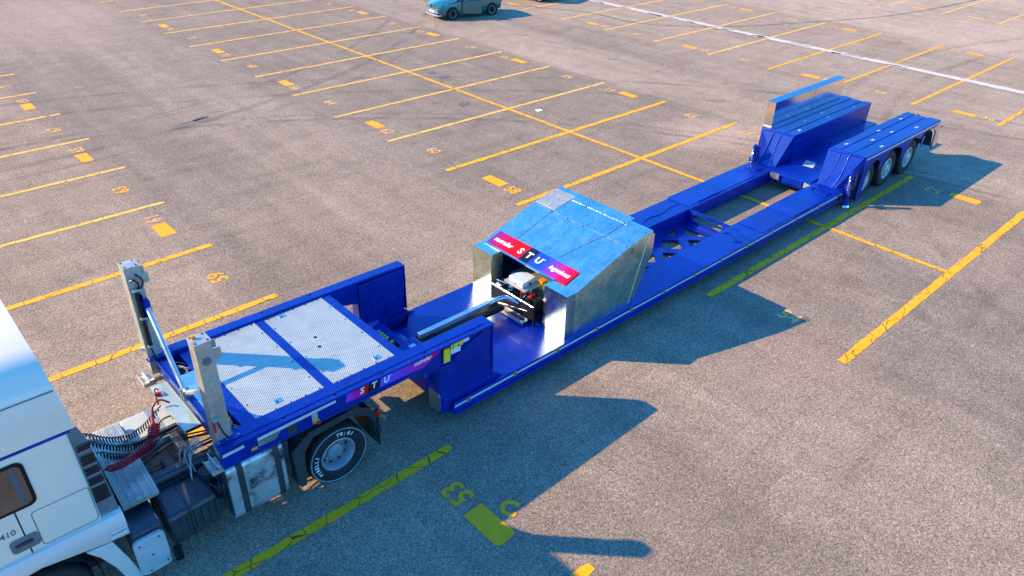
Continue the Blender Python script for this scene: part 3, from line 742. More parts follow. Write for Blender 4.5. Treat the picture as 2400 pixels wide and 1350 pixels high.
# panel seams, raised laps and rivets
def sl(x, y, off=.003): return (x, y, hz(x)+off)
def seam(p, q, w=.012, m='black', zoff=.0035):
    a = Vector(sl(*p, zoff)); b = Vector(sl(*q, zoff)); d = (b-a).normalized(); n = d.cross(Vector((0, 0, 1))).normalized()*w/2
    MB().add([a+n, b+n, b-n, a-n], [(0, 1, 2, 3)]).build('panel_seam', m, house)
seam((-7.555, y0i), (-7.555, y1i), .010, 'galv_post'); seam((-8.93, .80), (-7.56, .80), .008); seam((-8.5, -.34), (-7.56, -.66), .008)
seam((-7.48, -.70), (-6.86, -.70), .010)
MB().hexa([sl(-7.50, .79, .004), sl(-7.50, 1.36, .004), sl(-6.86, 1.36, .004), sl(-6.86, .79, .004)], [sl(-7.50, .79, .008), sl(-7.50, 1.36, .008), sl(-6.86, 1.36, .008), sl(-6.86, .79, .008)]).build('patch_plate', 'galv_post', house)
MB().hexa([sl(-7.0, -.75, .004), sl(-7.0, 1.36, .004), sl(-6.74, 1.36, .004), sl(-6.74, -.75, .004)], [sl(-7.0, -.75, .006), sl(-7.0, 1.36, .006), sl(-6.74, 1.36, .006), sl(-6.74, -.75, .006)]).build('rear_lap', 'housing', house)
MB().prism([(-7.40, ZD+.02), (-7.27, ZD+.01), (-6.79, 1.45), (-6.78, 1.88), (-6.95, 1.88)], 'y', HY0-.001, HY0-.006).build('corner_gusset', 'alu', house)
MB().prism([(-9.262, ZD+.004), (-9.02, ZD+.004), (-9.02, 1.385), (-9.262, 1.385)], 'y', HY0-.001, HY0-.005).build('corner_strip', 'alu', house)
rv = MB()
for x in (-9.0, -7.56, -7.0):
    for y in (-1.25, -.70, -.1, .35, .80, 1.3):
        rv.cyl(sl(x, y, 0), sl(x, y, .014), .012, 8)
for k in range(7): rv.cyl((-9.05, HY0-.004, .55+k*.13), (-9.05, HY0-.014, .55+k*.13), .009, 8)
for k in range(3):
    for q in range(2): rv.cyl((-7.45+.05*q, HY0-.004, 1.66+k*.05), (-7.45+.05*q, HY0-.014, 1.66+k*.05), .009, 8)
rv.cyl((-9.262, -1.24, 1.25), (-9.275, -1.24, 1.25), .02, 10)
for k in range(5): rv.cyl((-9.262, -.78-.08*k, .55), (-9.27, -.78-.08*k, .55), .009, 8)
for k in range(5): rv.cyl((-9.262, .9+.09*k, .72-.02*k), (-9.27, .9+.09*k, .72-.02*k), .009, 8)
merge(house, rv, 'dark_plastic')
# sign on the slope
def on(x, y, o): 
    n = Vector((-.3158, 0, 1)).normalized(); p = Vector((x, y, hz(x)))+n*o; return p
def sign_panel(y0, y1, mat, name, parent, xa=-8.975, xb=-8.585, o0=.012, o1=.024):
    return MB().hexa([on(xa, y0, o0), on(xa, y1, o0), on(xb, y1, o0), on(xb, y0, o0)], [on(xa, y0, o1), on(xa, y1, o1), on(xb, y1, o1), on(xb, y0, o1)]).build(name, mat, parent)
ga = mat_gradient('sign_magenta', [(0., (.88, .003, .002)), (.40, (.80, .003, .006)), (.75, (.42, .006, .10)), (1., (.15, .02, .22))], 1, .32, 1.27)
gb = mat_gradient('sign_violet', [(0., (.88, .004, .012)), (.30, (.62, .006, .10)), (.72, (.20, .03, .34)), (1., (.03, .06, .60))], 1, -1.0, -.30)
sg = sign_panel(.32, 1.27, ga, 'name_sign', T)
sign_panel(.06, .3195, 'black_letter', 'black_panel', sg); sign_panel(-.225, .0595, 'sblue', 'blue_panel', sg); sign_panel(-1.0, -.2255, gb, 'violet_panel', sg)
MB().hexa([on(-9.02, -.73, .005), on(-9.02, 1.28, .005), on(-8.98, 1.28, .005), on(-8.98, -.73, .005)], [on(-9.02, -.73, .03), on(-9.02, 1.28, .03), on(-8.98, 1.28, .03), on(-8.98, -.73, .03)]).build('sign_rail', 'alu', sg)
upv = Vector((1, 0, .3158)).normalized(); xd = (0, -1, 0)
for s_, y, sz in (('S', .43, .22), ('T', .185, .22), ('U', -.085, .22)):
    text_obj('letter', s_, sz, on(-8.79, y, .026), xd, upv, 'white', sg, .001, 0, .007)
MB().cyl(on(-8.71, -.185, .024), on(-8.71, -.185, .028), .014, 8).build('dot', 'white', sg)
text_obj('lettering', 'stutrailer', .165, on(-8.80, .93, .026), xd, upv, 'white', sg, .001, .15, .0025, xs=.86)
text_obj('lettering', 'ingenious', .165, on(-8.78, -.66, .026), xd, upv, 'white', sg, .001, .15, .0025, xs=.86)

# --- power unit in the housing mouth
pu = MB(); pu.box(-9.42, -9.10, -.62, .56, .58, .62); pu.box(-9.42, -9.39, -.62, .56, .62, .86); pu.box(-9.42, -9.38, -.64, -.60, .45, .90); pu.box(-9.42, -9.38, .54, .58, .45, .90)
pu.box(-9.15, -9.12, -.60, .56, .62, .90)
pw = pu.build('power_unit', 'black', T, .006)
MB().cyl((-9.42, .57, .885), (-9.42, -.63, .885), .026, 12).cyl((-9.30, .57, .93), (-9.12, -.68, .93), .018, 10).build('top_rail', 'chrome', pw, 0, 40)
MB().box(-9.56, -9.44, -.48, .44, .50, .525).box(-9.57, -9.56, -.48, .44, .47, .56).box(-9.44, -9.43, -.48, .44, .5, .56).build('tray', 'carpet', pw, .004)
MB().box(-9.545, -9.46, -.42, -.05, .526, .535).build('tray_liner', 'red_hose', pw)
MB().cyl((-9.52, .28, .56-.08), (-9.42, .02, .40), .085, 20).build('filter_canister', 'red', pw, 0, 40)
MB().cyl((-9.425, .02, .42), (-9.36, -.12, .36), .07, 12).tube(bez([(-9.5, .05, .42), (-9.62, -.05, .36), (-9.6, -.2, .34), (-9.45, -.25, .40)]), .018, 6).build('filter_head', 'grey_plastic', pw, 0, 40)
MB().prism([(-9.38, .18), (-9.10, .18), (-9.10, .40), (-9.38, .40)], 'z', .63, .86).build('reservoir', 'grey_plastic', pw, .01)
MB().cyl((-9.27, .16, .86), (-9.27, .16, .96), .05, 14).build('filler_cap', 'cyan', pw)
MB().cyl((-9.25, -.12, .86), (-9.25, -.12, .95), .035, 12).build('filler_cap', 'red', pw)
MB().box(-9.40, -9.33, .36, .50, .90, .915).build('label', 'label_white', pw)
mb = MB()
for k in range(14):
    y = random.uniform(-.55, .45); x = random.uniform(-9.36, -9.18)
    mb.tube(bez([(x, y, .78), (x+.03, y+.02, .9+random.uniform(0, .05)), (x+.05, y-.08, .93), (x+.1, y-.16, .80)], 6), random.uniform(.007, .014), 6)
mb.build('hydraulic_hose', 'black_hose', pw, 0, 60)
mb = MB()
for k in range(6):
    y = -.1-.08*k; mb.tube(bez([(-9.30, y, .82), (-9.2, y-.02, .93), (-9.08, y+.04, .90)], 6), .010, 6)
mb.build('return_pipe', 'chrome', pw, 0, 60)
for k in range(6):
    MB().cyl((-9.36, .46-.17*k, .88), (-9.36, .46-.17*k, .97), .020, 8).build('hose_fitting', 'black' if k % 2 else 'chrome', pw)
MB().box(-9.30, -9.12, -.58, -.30, .70, .95).build('valve_manifold', 'black', pw, .01)
MB().box(-9.36, -9.16, .30, .52, .70, .94).build('fuse_box', 'black', pw, .01)
for k in range(3): MB().cyl((-9.34+.07*k, -.40, .95), (-9.34+.07*k, -.40, 1.0), .022, 8).build('plug', 'red', pw)
MB().tube([(-9.55, .42, .60), (-9.40, -.50, .72)], .014, 8).build('tie_rod', 'chrome', pw, 0, 60)
ec = MB().prism([(-9.30, .22), (-9.34, -.22), (-8.93, -.17), (-8.94, .05), (-9.02, .15), (-9.12, .2)], 'z', 1.08, 1.19).build('control_box', 'ecu', pw, .012)
MB().box(-9.335, -9.325, -.02, .03, 1.10, 1.12).build('logo_mark', 'red', ec)
MB().box(-9.15, -9.10, -.215, -.20, 1.10, 1.14).build('grommet', 'black', ec)
MB().box(-9.35, -8.9, -.3, .3, 1.04, 1.075).box(-9.2, -9.16, -.3, -.26, .6, 1.04).box(-9.2, -9.16, .24, .28, .6, 1.04).build('bracket_shelf', 'carpet', pw)
MB().box(-8.9, -8.2, -.60, .6, ZD+.01, .95).build('engine_block', 'grey_plastic', pw, .03)
MB().box(-8.95, -8.80, -.55, -.40, .96, 1.12).build('relay_box', 'green', pw, .006)
MB().box(-8.93, -8.80, -.35, -.22, .96, 1.14).build('relay_box', 'amber', pw, .006)
MB().box(-9.40, -9.10, -.02, .02, ZD, .58).build('support_leg', 'chrome', pw)
MB().cyl((-9.5, -.42, ZD), (-9.5, -.42, .50), .012, 8).cyl((-9.5, .40, ZD), (-9.5, .40, .50), .012, 8).build('support_leg', 'chrome', pw)
# link tube from neck to power unit
MB().box(-11.62, -9.95, .02, .12, .82, .92).build('link_tube', 'galv', T, .008)
MB().box(-11.62, -9.7, -.10, .22, .70, .76).box(-11.75, -11.3, .0, .1, .55, .78).build('tube_cradle', 'black', T)
MB().tube(bez([(-9.98, .06, .865), (-9.75, .06, .87), (-9.60, .03, .88), (-9.50, -.08, .84), (-9.42, -.2, .78)]), .047, 14).tube(bez([(-9.96, .16, .82), (-9.72, .18, .82), (-9.5, .12, .80), (-9.42, .02, .74)]), .035, 12).build('hose_elbow', 'chrome', T, 0, 60)

# --- rear bogie
ZB = 1.32
def fender(s):
    mb = MB(); i, o = .57*s, 1.58*s
    # sloped front block: bottom narrower than the top
    bot = [((1.42 if s < 0 else 1.56), .70*s, .45), ((1.50 if s < 0 else 1.42), 1.20*s, .45), (2.35, 1.45*s, .45), (2.3, .62*s, .45)]
    top = [((1.90 if s < 0 else 2.06), i, ZB), ((2.02 if s < 0 else 1.94), 1.56*s, ZB), (2.6, 1.56*s, ZB), (2.6, i, ZB)]
    mb.hexa(bot, top)
    # main box
    mb.box(2.58, 6.82, i, o-.06*s, 1.10, ZB-.004)
    mb.box(2.2, 6.8, i, i+.03*s, .45, 1.12)
    o_ = mb.build('wheel_housing', 'blue', T, .008)
    # top plates laid in three strips with staggered ends
    yy = [i, i+.25*s, i+.31*s, i+.60*s, i+.68*s, o]
    for k, (x1, a, b) in enumerate(((6.85, yy[0], yy[1]), (6.78, yy[2], yy[3]), (6.86, yy[4], yy[5]))):
        MB().box(2.06, x1, a, b, ZB, ZB+.012).build('top_plate', 'blue', o_, .004)
    for (x, yk) in ((2.5, .12), (3.4, .45), (4.3, .2), (4.5, .5), (5.5, .8), (3.1, .85), (5.9, .15)):
        MB().add([(x, i+yk*s, ZB+.014), (x+.16, i+(yk+.01)*s, ZB+.014), (x+.18, i+(yk+.07)*s, ZB+.014), (x+.03, i+(yk+.05)*s, ZB+.014)], [(0, 1, 2, 3)]).build('chafed_patch', 'strip', o_)
    fpl = MB().hexa([(1.50, 1.21*s, .45), (2.03, 1.575*s, 1.31), (2.12, 1.60*s, .08), (1.86, 1.34*s, .26)], [(1.53, 1.20*s, .45), (2.06, 1.565*s, 1.31), (2.15, 1.59*s, .08), (1.89, 1.33*s, .26)])
    fpl.build('corner_plate', 'blue', o_)
    # raised weld on the sloped face
    A = lambda t, u: Vector(bot[0]).lerp(Vector(bot[1]), u).lerp(Vector(top[0]).lerp(Vector(top[1]), u), t)+Vector((-.012, 0, .006))
    bead([A(0, .80), A(.3, .78), A(.45, .74), A(.9, .62), A(1., .62)], .014)
    bead([A(.12, .30), A(.2, .36), A(.6, .40), A(.95, .36)], .008)
    bead([Vector(A(.97, .05)), Vector(A(.97, .95))], .008)
    return o_
fl_r = fender(-1); fl_l = fender(1)
# outer skirt with wheel arches (right and left)
def arch(cx, r, z0, n=12, a0=200, a1=-20):
    return [(cx+r*math.cos(math.radians(a0+(a1-a0)*k/n)), .55+r*math.sin(math.radians(a0+(a1-a0)*k/n))) for k in range(n+1)]
hub = [2.42, 3.80, 5.18]
for s in (-1, 1):
    y = 1.60*s
    pts = [(2.03, ZB+.01), (6.86, ZB+.01), (6.98, 1.15), (7.10, .42), (6.74, .42), (6.72, .95), (6.55, 1.13), (6.2, 1.20), (5.85, 1.16), (5.62, 1.03)]
    pts += [(5.48, 1.06), (5.18, 1.17), (4.9, 1.12), (4.72, .95), (4.60, .70), (4.50, .72), (4.42, 1.0), (4.1, 1.14), (3.80, 1.17), (3.5, 1.12), (3.30, .95), (3.18, .70), (3.08, .72), (3.0, .98), (2.75, 1.10), (2.40, 1.0), (2.29, .62), (2.22, .10), (2.0, .06), (1.98, .5)]
    sk = MB().prism(pts, 'y', y, y-.02*s).build('side_skirt', 'blue', T)
    MB().prism([(2.05, 1.235), (6.9, 1.235), (6.86, 1.285), (2.05, 1.285)], 'y', y+.003*s, y+.007*s).build('reflective_tape', 'strip', sk)
    MB().prism([(6.10, 1.10), (6.93, 1.24), (6.98, 1.10), (7.07, .48), (6.80, .48), (6.76, .98), (6.5, 1.14)], 'y', y+.003*s, y+.006*s).build('reflection_patch', 'alu', sk)  # pale sheet stands in for sunlit ground mirrored in the skirt paint
    # dark inner liner of the last arch
    mb = MB()
    for k in range(9):
        a = math.radians(170-20*k); b = math.radians(150-20*k)
        mb.add([(6.2+.56*math.cos(a), 1.56*s, .6+.56*math.sin(a)), (6.2+.56*math.cos(b), 1.56*s, .6+.56*math.sin(b)), (6.2+.56*math.cos(b), 1.1*s, .6+.56*math.sin(b)), (6.2+.56*math.cos(a), 1.1*s, .6+.56*math.sin(a))], [(0, 1, 2, 3)])
    mb.box(5.7, 6.7, 1.10*s, 1.08*s, .3, 1.1)
    mb.build('arch_liner', 'dark_plastic', sk)
    MB().tube([(6.95, 1.5*s, 1.10), (7.2, 1.56*s, 1.02), (7.32, 1.6*s, 1.05)], .012, 6).tube([(6.9, 1.5*s, .95), (7.1, 1.55*s, 1.03)], .012, 6).build('flap_stay', 'black', sk)
    for hx in hub:
        MB().prism([(hx+.55, 1.05), (hx+.78, 1.05), (hx+.66, .72), (hx+.60, .72)], 'y', 1.612*s, 1.602*s).build('skirt_bracket', 'blue', sk)
# spine floor between the blocks
mb = MB(); mb.prism([(1.20, .30), (6.8, .30), (6.8, .73), (3.9, .73), (2.95, .50), (1.45, .50), (1.20, .46)], 'y', -.60, .60)
mb.box(1.19, 2.25, -1.36, 1.38, .22, .456)
mb.box(1.12, 1.20, .2, -.42, .30, .50)
spine = mb.build('spine_frame', 'blue', T, .01)
for (x0, x1, y0, y1) in ((4.0, 6.83, -.55, -.30), (4.0, 6.76, -.26, .20), (4.0, 6.84, .24, .55)):
    MB().box(x0, x1, y0, y1, .73, .742).build('spine_plate', 'blue', spine, .004)
MB().add([(2.20, .21, .506), (2.66, .35, .506), (2.67, .03, .506), (2.22, -.11, .506)], [(0, 1, 2, 3)]).build('pale_label', 'ecu', spine)
MB().prism([(.30, .31), (.58, .31), (.58, .455), (.30, .50)], 'x', 1.117, 1.109).build('cover_plate', 'galv', spine)
MB().prism([(-.46, .32), (-.66, .46), (-.46, .50)], 'x', 1.117, 1.109).build('cover_plate', 'galv_post', spine)
MB().prism([(2.3, .725), (6.75, .725), (6.75, .734), (2.3, .734)], 'y', .57, .563).build('weld_line', 'blue', spine)
# stands by the rear blocks
for s in (-1, 1):
    x, y = (1.62, -1.50) if s < 0 else (1.35, 1.32)
    zz = 0 if s < 0 else .46
    mb = MB().cyl((x, y, zz+.06), (x, y, .98), .065, 14).box(x-.09, x+.09, y-.09, y+.09, .50, .62).cyl((x, y, .98), (x, y, 1.02), .05, 12)
    st_ = mb.build('support_jack', 'blue', T, .006)
    mb = MB()
    for k in range(4): mb.tube(bez([(x-.10, y-.02*k, .9-.1*k), (x-.16, y-.03, .75-.08*k), (x-.08, y-.08, .6-.08*k)], 5), .010, 6)
    mb.box(x+.06, x+.11, y-.1, y-.06, .60, .95); mb.build('jack_pipes', 'chrome', st_, 0, 60)
    if s < 0:
        MB().cyl((x, y, .0), (x, y, .05), .13, 18, .10).build('jack_foot', 'alu', st_)
        MB().cyl((1.30, -1.46, .33), (1.30, -1.50, .33), .07, 12).build('winch_drum', 'black', st_)
# pads on the deck ends
for s, x0 in ((1, .85), (-1, .78)):
    MB().prism([(x0, .90*s), (x0+.3, .85*s), (x0+.42, 1.0*s), (x0+.30, 1.3*s), (x0, 1.28*s)], 'z', ZD+.0, ZD+.03).build('pivot_pad', 'blue', T, .006)
MB().cyl((1.0, -.80, ZD), (1.0, -.80, ZD+.06), .06, 12).build('pivot_pin', 'blue', T)
# tall mirrored sheet box standing on the left block
mbx = MB().box(2.08, 6.20, 1.34, 1.60, ZB+.014, 2.09)
mir = mbx.build('polished_sheet_box', 'mirror', T, label='polished sheet-metal box on edge along the far block')
MB().box(2.075, 6.205, 1.335, 1.605, 2.091, 2.10).build('top_cover', mat_simple('blue_film', (.006, .10, .34), .35, 0, .1, 3, .2), mir)
MB().box(4.35, 4.362, 1.3385, 1.34, 1.34, 2.09).build('sheet_joint', 'black', mir)
MB().box(2.05, 2.08, 1.34, 1.60, ZB+.014, ZB+.06).build('end_clip', 'galv_post', mir)
# wheels
def wheel(parent, cx, y, cz, R, w, rimr, s, rimmat='rim_alu', single=True, name='wheel', holes=10, seg=48, dish=.035):
    """s=-1: outer face looks towards -Y"""
    W = bpy.data.objects.new(name, None)
    t = MB()
    prof = [(rimr, 0), (rimr+.02, -.012), (rimr+(R-rimr)*.55, -.022), (R*.955, -.010), (R*.985, .015), (R, .05), (R, w-.05), (R*.985, w-.015), (R*.95, w), (rimr, w-.005)]
    t.lathe((cx, y, cz), (0, -s, 0), prof, seg)
    ty = t.build(name, 'rubber', parent, 0, 35)
    # tread blocks
    mb = MB(); nT = 42
    for k in range(nT):
        for h0, h1, off in ((.055, w*.36, 0), (w*.40, w*.60, .5), (w*.64, w-.055, 0)):
            a0 = 2*PI*(k+off)/nT; a1 = a0+2*PI/nT*.72; vs = []
            for rr_ in (R-.004, R+.010):
                for a in (a0, a1):
                    for h in (h0, h1): vs.append((cx+rr_*math.cos(a), y-s*h, cz+rr_*math.sin(a)))
            mb.add(vs, [(0, 1, 3, 2), (4, 5, 7, 6), (0, 1, 5, 4), (2, 3, 7, 6), (0, 2, 6, 4), (1, 3, 7, 5)])
    merge(ty, mb, 'rubber')
    r = MB()
    prof = [(rimr+.008, -.004), (rimr-.012, -.012), (rimr-.03, .01), (rimr-.045, dish+.02), (rimr*.72, dish+.01), (rimr*.62, dish-.01), (rimr*.46, dish-.012), (rimr*.44, dish-.05), (rimr*.30, dish-.07), (.0, dish-.075)]
    r.lathe((cx, y, cz), (0, -s, 0), prof, seg); rim_ = r.build('rim', rimmat, ty, 0, 35)
    hb = MB()
    for k in range(holes):
        a = 2*PI*k/holes; hb.cyl((cx+rimr*.73*math.cos(a), y-s*(dish+.012), cz+rimr*.73*math.sin(a)), (cx+rimr*.73*math.cos(a), y-s*(dish+.004), cz+rimr*.73*math.sin(a)), rimr*.105, 10)
    merge(rim_, hb, 'black')
    nb = MB()
    for k in range(10):
        a = 2*PI*(k+.5)/10; nb.cyl((cx+rimr*.53*math.cos(a), y-s*(dish-.01), cz+rimr*.53*math.sin(a)), (cx+rimr*.53*math.cos(a), y-s*(dish-.045), cz+rimr*.53*math.sin(a)), .016, 6)
    merge(rim_, nb, rimmat)
    return ty
for hx in hub:
    wheel(T, hx, -1.53, .535, .53, .36, .295, -1)
    wheel(T, hx, 1.53, .535, .53, .36, .295, 1)
for hx in hub:
    for s_ in (-1, 1): MB().cyl((hx, .62*s_, .545), (hx, 1.3*s_, .545), .07, 10).build('axle', 'black', T)

# ------------------------------------------------------------------ tractor unit
K = empty('tractor_unit', (0, 0, 0), label='white lorry tractor with a high-roof cab hitched under the blue trailer', cat='lorry')
CR = -17.26
# cab body (extends forward out of frame)
cabside = [(-19.75, 1.02), (-18.72, 1.02), (-18.60, 1.3), (-18.1, 1.46), (-17.55, 1.44), (CR-.02, 1.42), (CR-.06, 2.86), (-19.5, 2.86), (-19.75, 2.3)]
cab = MB().prism([(-19.75, 1.43), (-17.31, 1.43), (-17.34, 2.84), (-19.55, 2.84), (-19.75, 2.3)], 'y', -1.22, 1.22).build('cab_body', 'white_paint', K, .03)
MB().prism([(-19.55, 2.845), (-17.30, 2.845), (-17.31, 2.885), (-19.5, 2.885)], 'y', -1.232, 1.232).build('gutter_strip', 'blue', cab)
# high roof: lofted, softly rounded shoulders
def roof():
    secs = []
    for x, dz in ((-17.24, 0.), (-17.6, .03), (-18.2, .06), (-18.9, .0), (-19.4, -.25)):
        row = []
        for (y, z) in ((-1.235, 2.89), (-1.245, 3.2), (-1.24, 3.46), (-1.20, 3.53), (-1.10, 3.66), (-.98, 3.76), (-.80, 3.81), (-.4, 3.84), (0, 3.85)):
            row.append((x-(.11*(z-2.89) if x > -17.3 else 0), y, z+(dz if z > 3.3 else 0)))
        row += [(x, -y, z) for (x, y, z) in reversed(row[:-1])]
        secs.append(row)
    n = len(secs[0]); vs = [p for r_ in secs for p in r_]; fs = []
    for i in range(len(secs)-1):
        for k in range(n-1): fs.append((i*n+k, i*n+k+1, (i+1)*n+k+1, (i+1)*n+k))
    fs.append(tuple(range(n))); fs.append(tuple((len(secs)-1)*n+k for k in range(n-1, -1, -1)))
    return MB().add(vs, fs).build('high_roof', 'white_paint', K, 0, 32)
roof()
MB().prism([(-19.3, 3.455), (-17.32, 3.455), (-17.32, 3.468), (-19.3, 3.468)], 'y', -1.246, -1.252).build('roof_crease', 'grey_plastic', cab)
# door gap, rear side window, locker outline, handle recess
yS = -1.2205
MB().box(-18.085, -18.07, yS, yS-.003, 1.44, 2.84).build('door_gap', 'black', cab)
wdo = MB().prism(rr(-18.14, 2.43, .31, .32, .09), 'y', yS-.002, yS-.012).build('side_window_seal', 'black', cab)
MB().prism(rr(-18.14, 2.43, .27, .28, .07), 'y', yS-.013, yS-.016).build('side_glass', 'glass', wdo)
MB().prism([(-17.98, 2.18), (-17.93, 2.18), (-17.93, 2.68), (-17.98, 2.68)], 'y', yS-.017, yS-.018).build('curtain', 'seat', wdo)
def outline(pts, w, y, m, parent, name):
    mb = MB(); n = len(pts)
    for i in range(n):
        a = Vector(pts[i]); b = Vector(pts[(i+1) % n]); d = (b-a).normalized(); q = Vector((-d.y, d.x))*w/2
        if (b-a).length < 1e-5: continue
        mb.add([((a+q).x, y, (a+q).y), ((b+q).x, y, (b+q).y), ((b-q).x, y, (b-q).y), ((a-q).x, y, (a-q).y)], [(0, 1, 2, 3)])
    return mb.build(name, m, parent)
outline(rr(-17.64, 1.735, .305, .265, .04), .010, yS-.002, 'grey_plastic', cab, 'locker_outline')
hr = MB().prism(rr(-18.10, 1.63, .15, .10, .05), 'y', yS-.004, yS-.010).build('door_handle', 'grey_plastic', cab)
MB().box(-18.2, -18.02, yS-.03, yS-.012, 1.62, 1.66).build('grip', 'dark_plastic', hr)
text_obj('model_number', '18.410', .11, (-18.29, yS-.003, 1.84), (1, 0, 0), (0, 0, 1), 'grey_plastic', cab, .001, .1, .002)
# swelling lower fairing
fa = []
for x, zb in ((-19.7, 1.0), (-18.7, 1.0), (-18.45, 1.14), (-18.06, 1.18), (-17.6, 1.10), (-17.35, 1.06), (-17.09, 1.04)):
    fa.append([(x, -1.19, 1.45), (x, -1.25, 1.42), (x, -1.285, 1.33), (x, -1.28, 1.22 if zb < 1.15 else 1.24), (x, -1.25, zb), (x, -1.15, zb), (x, -1.15, 1.45)])
n = 7; vs = [p for r_ in fa for p in r_]; fs = []
for i in range(len(fa)-1):
    for k in range(n): fs.append((i*n+k, i*n+(k+1) % n, (i+1)*n+(k+1) % n, (i+1)*n+k))
fs += [tuple(range(n)), tuple((len(fa)-1)*n+k for k in range(n-1, -1, -1))]
fair = MB().add(vs, fs).build('lower_fairing', 'white_fair', K, 0, 40)
MB().box(-17.30, -17.11, -1.289, -1.286, 1.12, 1.22).build('dealer_label', 'label_white', fair)
text_obj('label_print', 'TANDEM', .045, (-17.205, -1.291, 1.17), (1, 0, 0), (0, 0, 1), 'black_letter', fair, .001)
# cab corner intake with round-holed grille
it = MB().prism([(-17.345, 1.47), (-17.10, 1.44), (-17.17, 2.62), (-17.24, 2.88), (-17.345, 2.88)], 'y', -1.19, -1.13).build('intake_panel', 'grey_plastic', K, .01)
for (z0, z1) in ((2.50, 2.60), (2.28, 2.44), (2.12, 2.24), (1.96, 2.08), (1.68, 1.92)):
    gp = MB().prism([(-17.31+(2.6-z1)*.0, z0), (-17.16+(2.6-z0)*.045-.01, z0), (-17.16+(2.6-z1)*.045-.01, z1), (-17.31, z1)], 'y', -1.191, -1.194).build('grille_panel', 'dark_plastic', it)
    mb = MB(); r_ = .016; rows = int((z1-z0)/.034)
    for a in range(rows):
        for b in range(4):
            mb.cyl((-17.29+b*.036+(a % 2)*.018, -1.194, z0+.02+a*.034), (-17.29+b*.036+(a % 2)*.018, -1.197, z0+.02+a*.034), r_, 7)
    merge(gp, mb, 'black')
MB().box(-17.33, -17.30, -1.12, 1.18, 1.1, 2.8).build('rear_wall_trim', 'grey_plastic', cab)
# front wheel, arch, mudguard
ft = wheel(K, -18.12, -1.20, .51, .51, .32, .30, -1, 'rim_grey')
wheel(K, -18.12, 1.20, .51, .51, .32, .30, 1, 'rim_grey')
mb = MB()
for k in range(14):
    a = math.radians(185-14*k); b = math.radians(171-14*k)
    mb.add([(-18.12+.62*math.cos(a), -1.2, .53+.58*math.sin(a)), (-18.12+.62*math.cos(b), -1.2, .53+.58*math.sin(b)), (-18.12+.62*math.cos(b), -.7, .53+.58*math.sin(b)), (-18.12+.62*math.cos(a), -.7, .53+.58*math.sin(a))], [(0, 1, 2, 3)])
mb.box(-18.8, -17.45, -.72, -.70, .3, 1.3)
mb.build('arch_liner', 'dark_plastic', K)
MB().prism([(-17.60, 1.06), (-17.30, 1.03), (-17.18, .60), (-17.10, .22), (-17.26, .22), (-17.36, .60), (-17.48, .88)], 'y', -1.25, -1.20).build('mudguard_end', 'white_fair', K, .01)
MB().prism([(-17.18, 1.06), (-17.55, 1.06), (-17.42, .9), (-17.2, .6)], 'y', -1.19, -.8).build('mudguard_core', 'dark_plastic', K)
# chassis
ch = MB()
for y in (-.42, .42): ch.box(-19.2, -12.95, y-.035, y+.035, .78, 1.02)
for x in (-17.0, -15.95, -14.9, -13.6): ch.box(x-.06, x+.06, -.39, .39, .82, .98)
ch.cyl((-16.7, -.52, 1.0), (-15.1, -.55, 1.0), .075, 12)
chs = ch.build('chassis', 'grime', K, .01)
MB().box(-19.0, -17.3, -1.0, 1.0, .55, 1.40).build('cab_floor', 'dark_plastic', K)
# catwalk: six perforated planks
cw = MB()
for k in range(5):
    x0 = -16.98+k*.092
    cw.hexa([(x0-.046, -.83, 1.03), (x0+.046, -.83, 1.03), (x0+.116, .92, 1.03), (x0+.024, .92, 1.03)], [(x0-.042, -.83, 1.10), (x0+.038, -.83, 1.10), (x0+.108, .92, 1.10), (x0+.028, .92, 1.10)])
    cw.hexa([(x0+.036, -.82, 1.04), (x0+.056, -.82, 1.04), (x0+.126, .91, 1.04), (x0+.106, .91, 1.04)], [(x0+.036, -.82, 1.08), (x0+.056, -.82, 1.08), (x0+.126, .91, 1.08), (x0+.106, .91, 1.08)])
cwo = cw.build('catwalk', 'galv_post', K, .006)
mb = MB()
for k in range(5):
    for a in range(52):
        y = -.80+a*.0325; x = -16.983+k*.092+(y+.83)*.04
        for dx in (-.018, .018): mb.box(x+dx-.006, x+dx+.006, y-.006, y+.006, 1.1004, 1.1014)
merge(cwo, mb, 'black')
# far-side white tank cover, right-side boxes
ft_ = MB().prism([(-16.50, .30), (-15.75, .30), (-15.75, 1.12), (-16.50, 1.12)], 'z', .38, .96).build('pale_tank', 'white_dirty', K, .05)
MB().box(-16.10, -15.98, .299, 1.121, .37, .966).build('tank_strap', 'rim_grey', ft_)
MB().box(-16.56, -16.50, .30, 1.0, .55, 1.0).build('tank_bracket', 'blue', ft_)
MB().box(-17.10, -16.70, -1.22, -.60, .45, .93).build('battery_box', 'grime', K, .03)
bc = MB().prism(rr(-16.92, .55, .20, .31, .08), 'y', -1.225, -1.30).build('ribbed_cover', 'white_dirty', K, .02)
for k in range(4): MB().box(-17.08, -16.76, -1.306, -1.30, .36+.12*k, .375+.12*k).build('rib', 'white_dirty', bc, .003)
for x, z in ((-17.05, .78), (-16.8, .80), (-16.93, .55), (-17.0, .3), (-16.78, .33)): MB().cyl((x, -1.301, z), (x, -1.308, z), .012, 8).build('screw', 'black', bc)
si = MB().prism([(-16.64, -.62), (-15.96, -.62), (-15.96, -1.20), (-16.64, -1.24)], 'z', .40, .92).build('silencer_box', 'grime', K, .06)
MB().box(-16.66, -15.94, -.62, -.60, .5, .95).box(-16.35, -16.33, -1.25, -.62, .38, .93).build('silencer_band', 'dark_plastic', si)
MB().cyl((-16.62, -1.25, .42), (-16.66, -1.42, .36), .055, 14).build('exhaust_outlet', 'black', K)
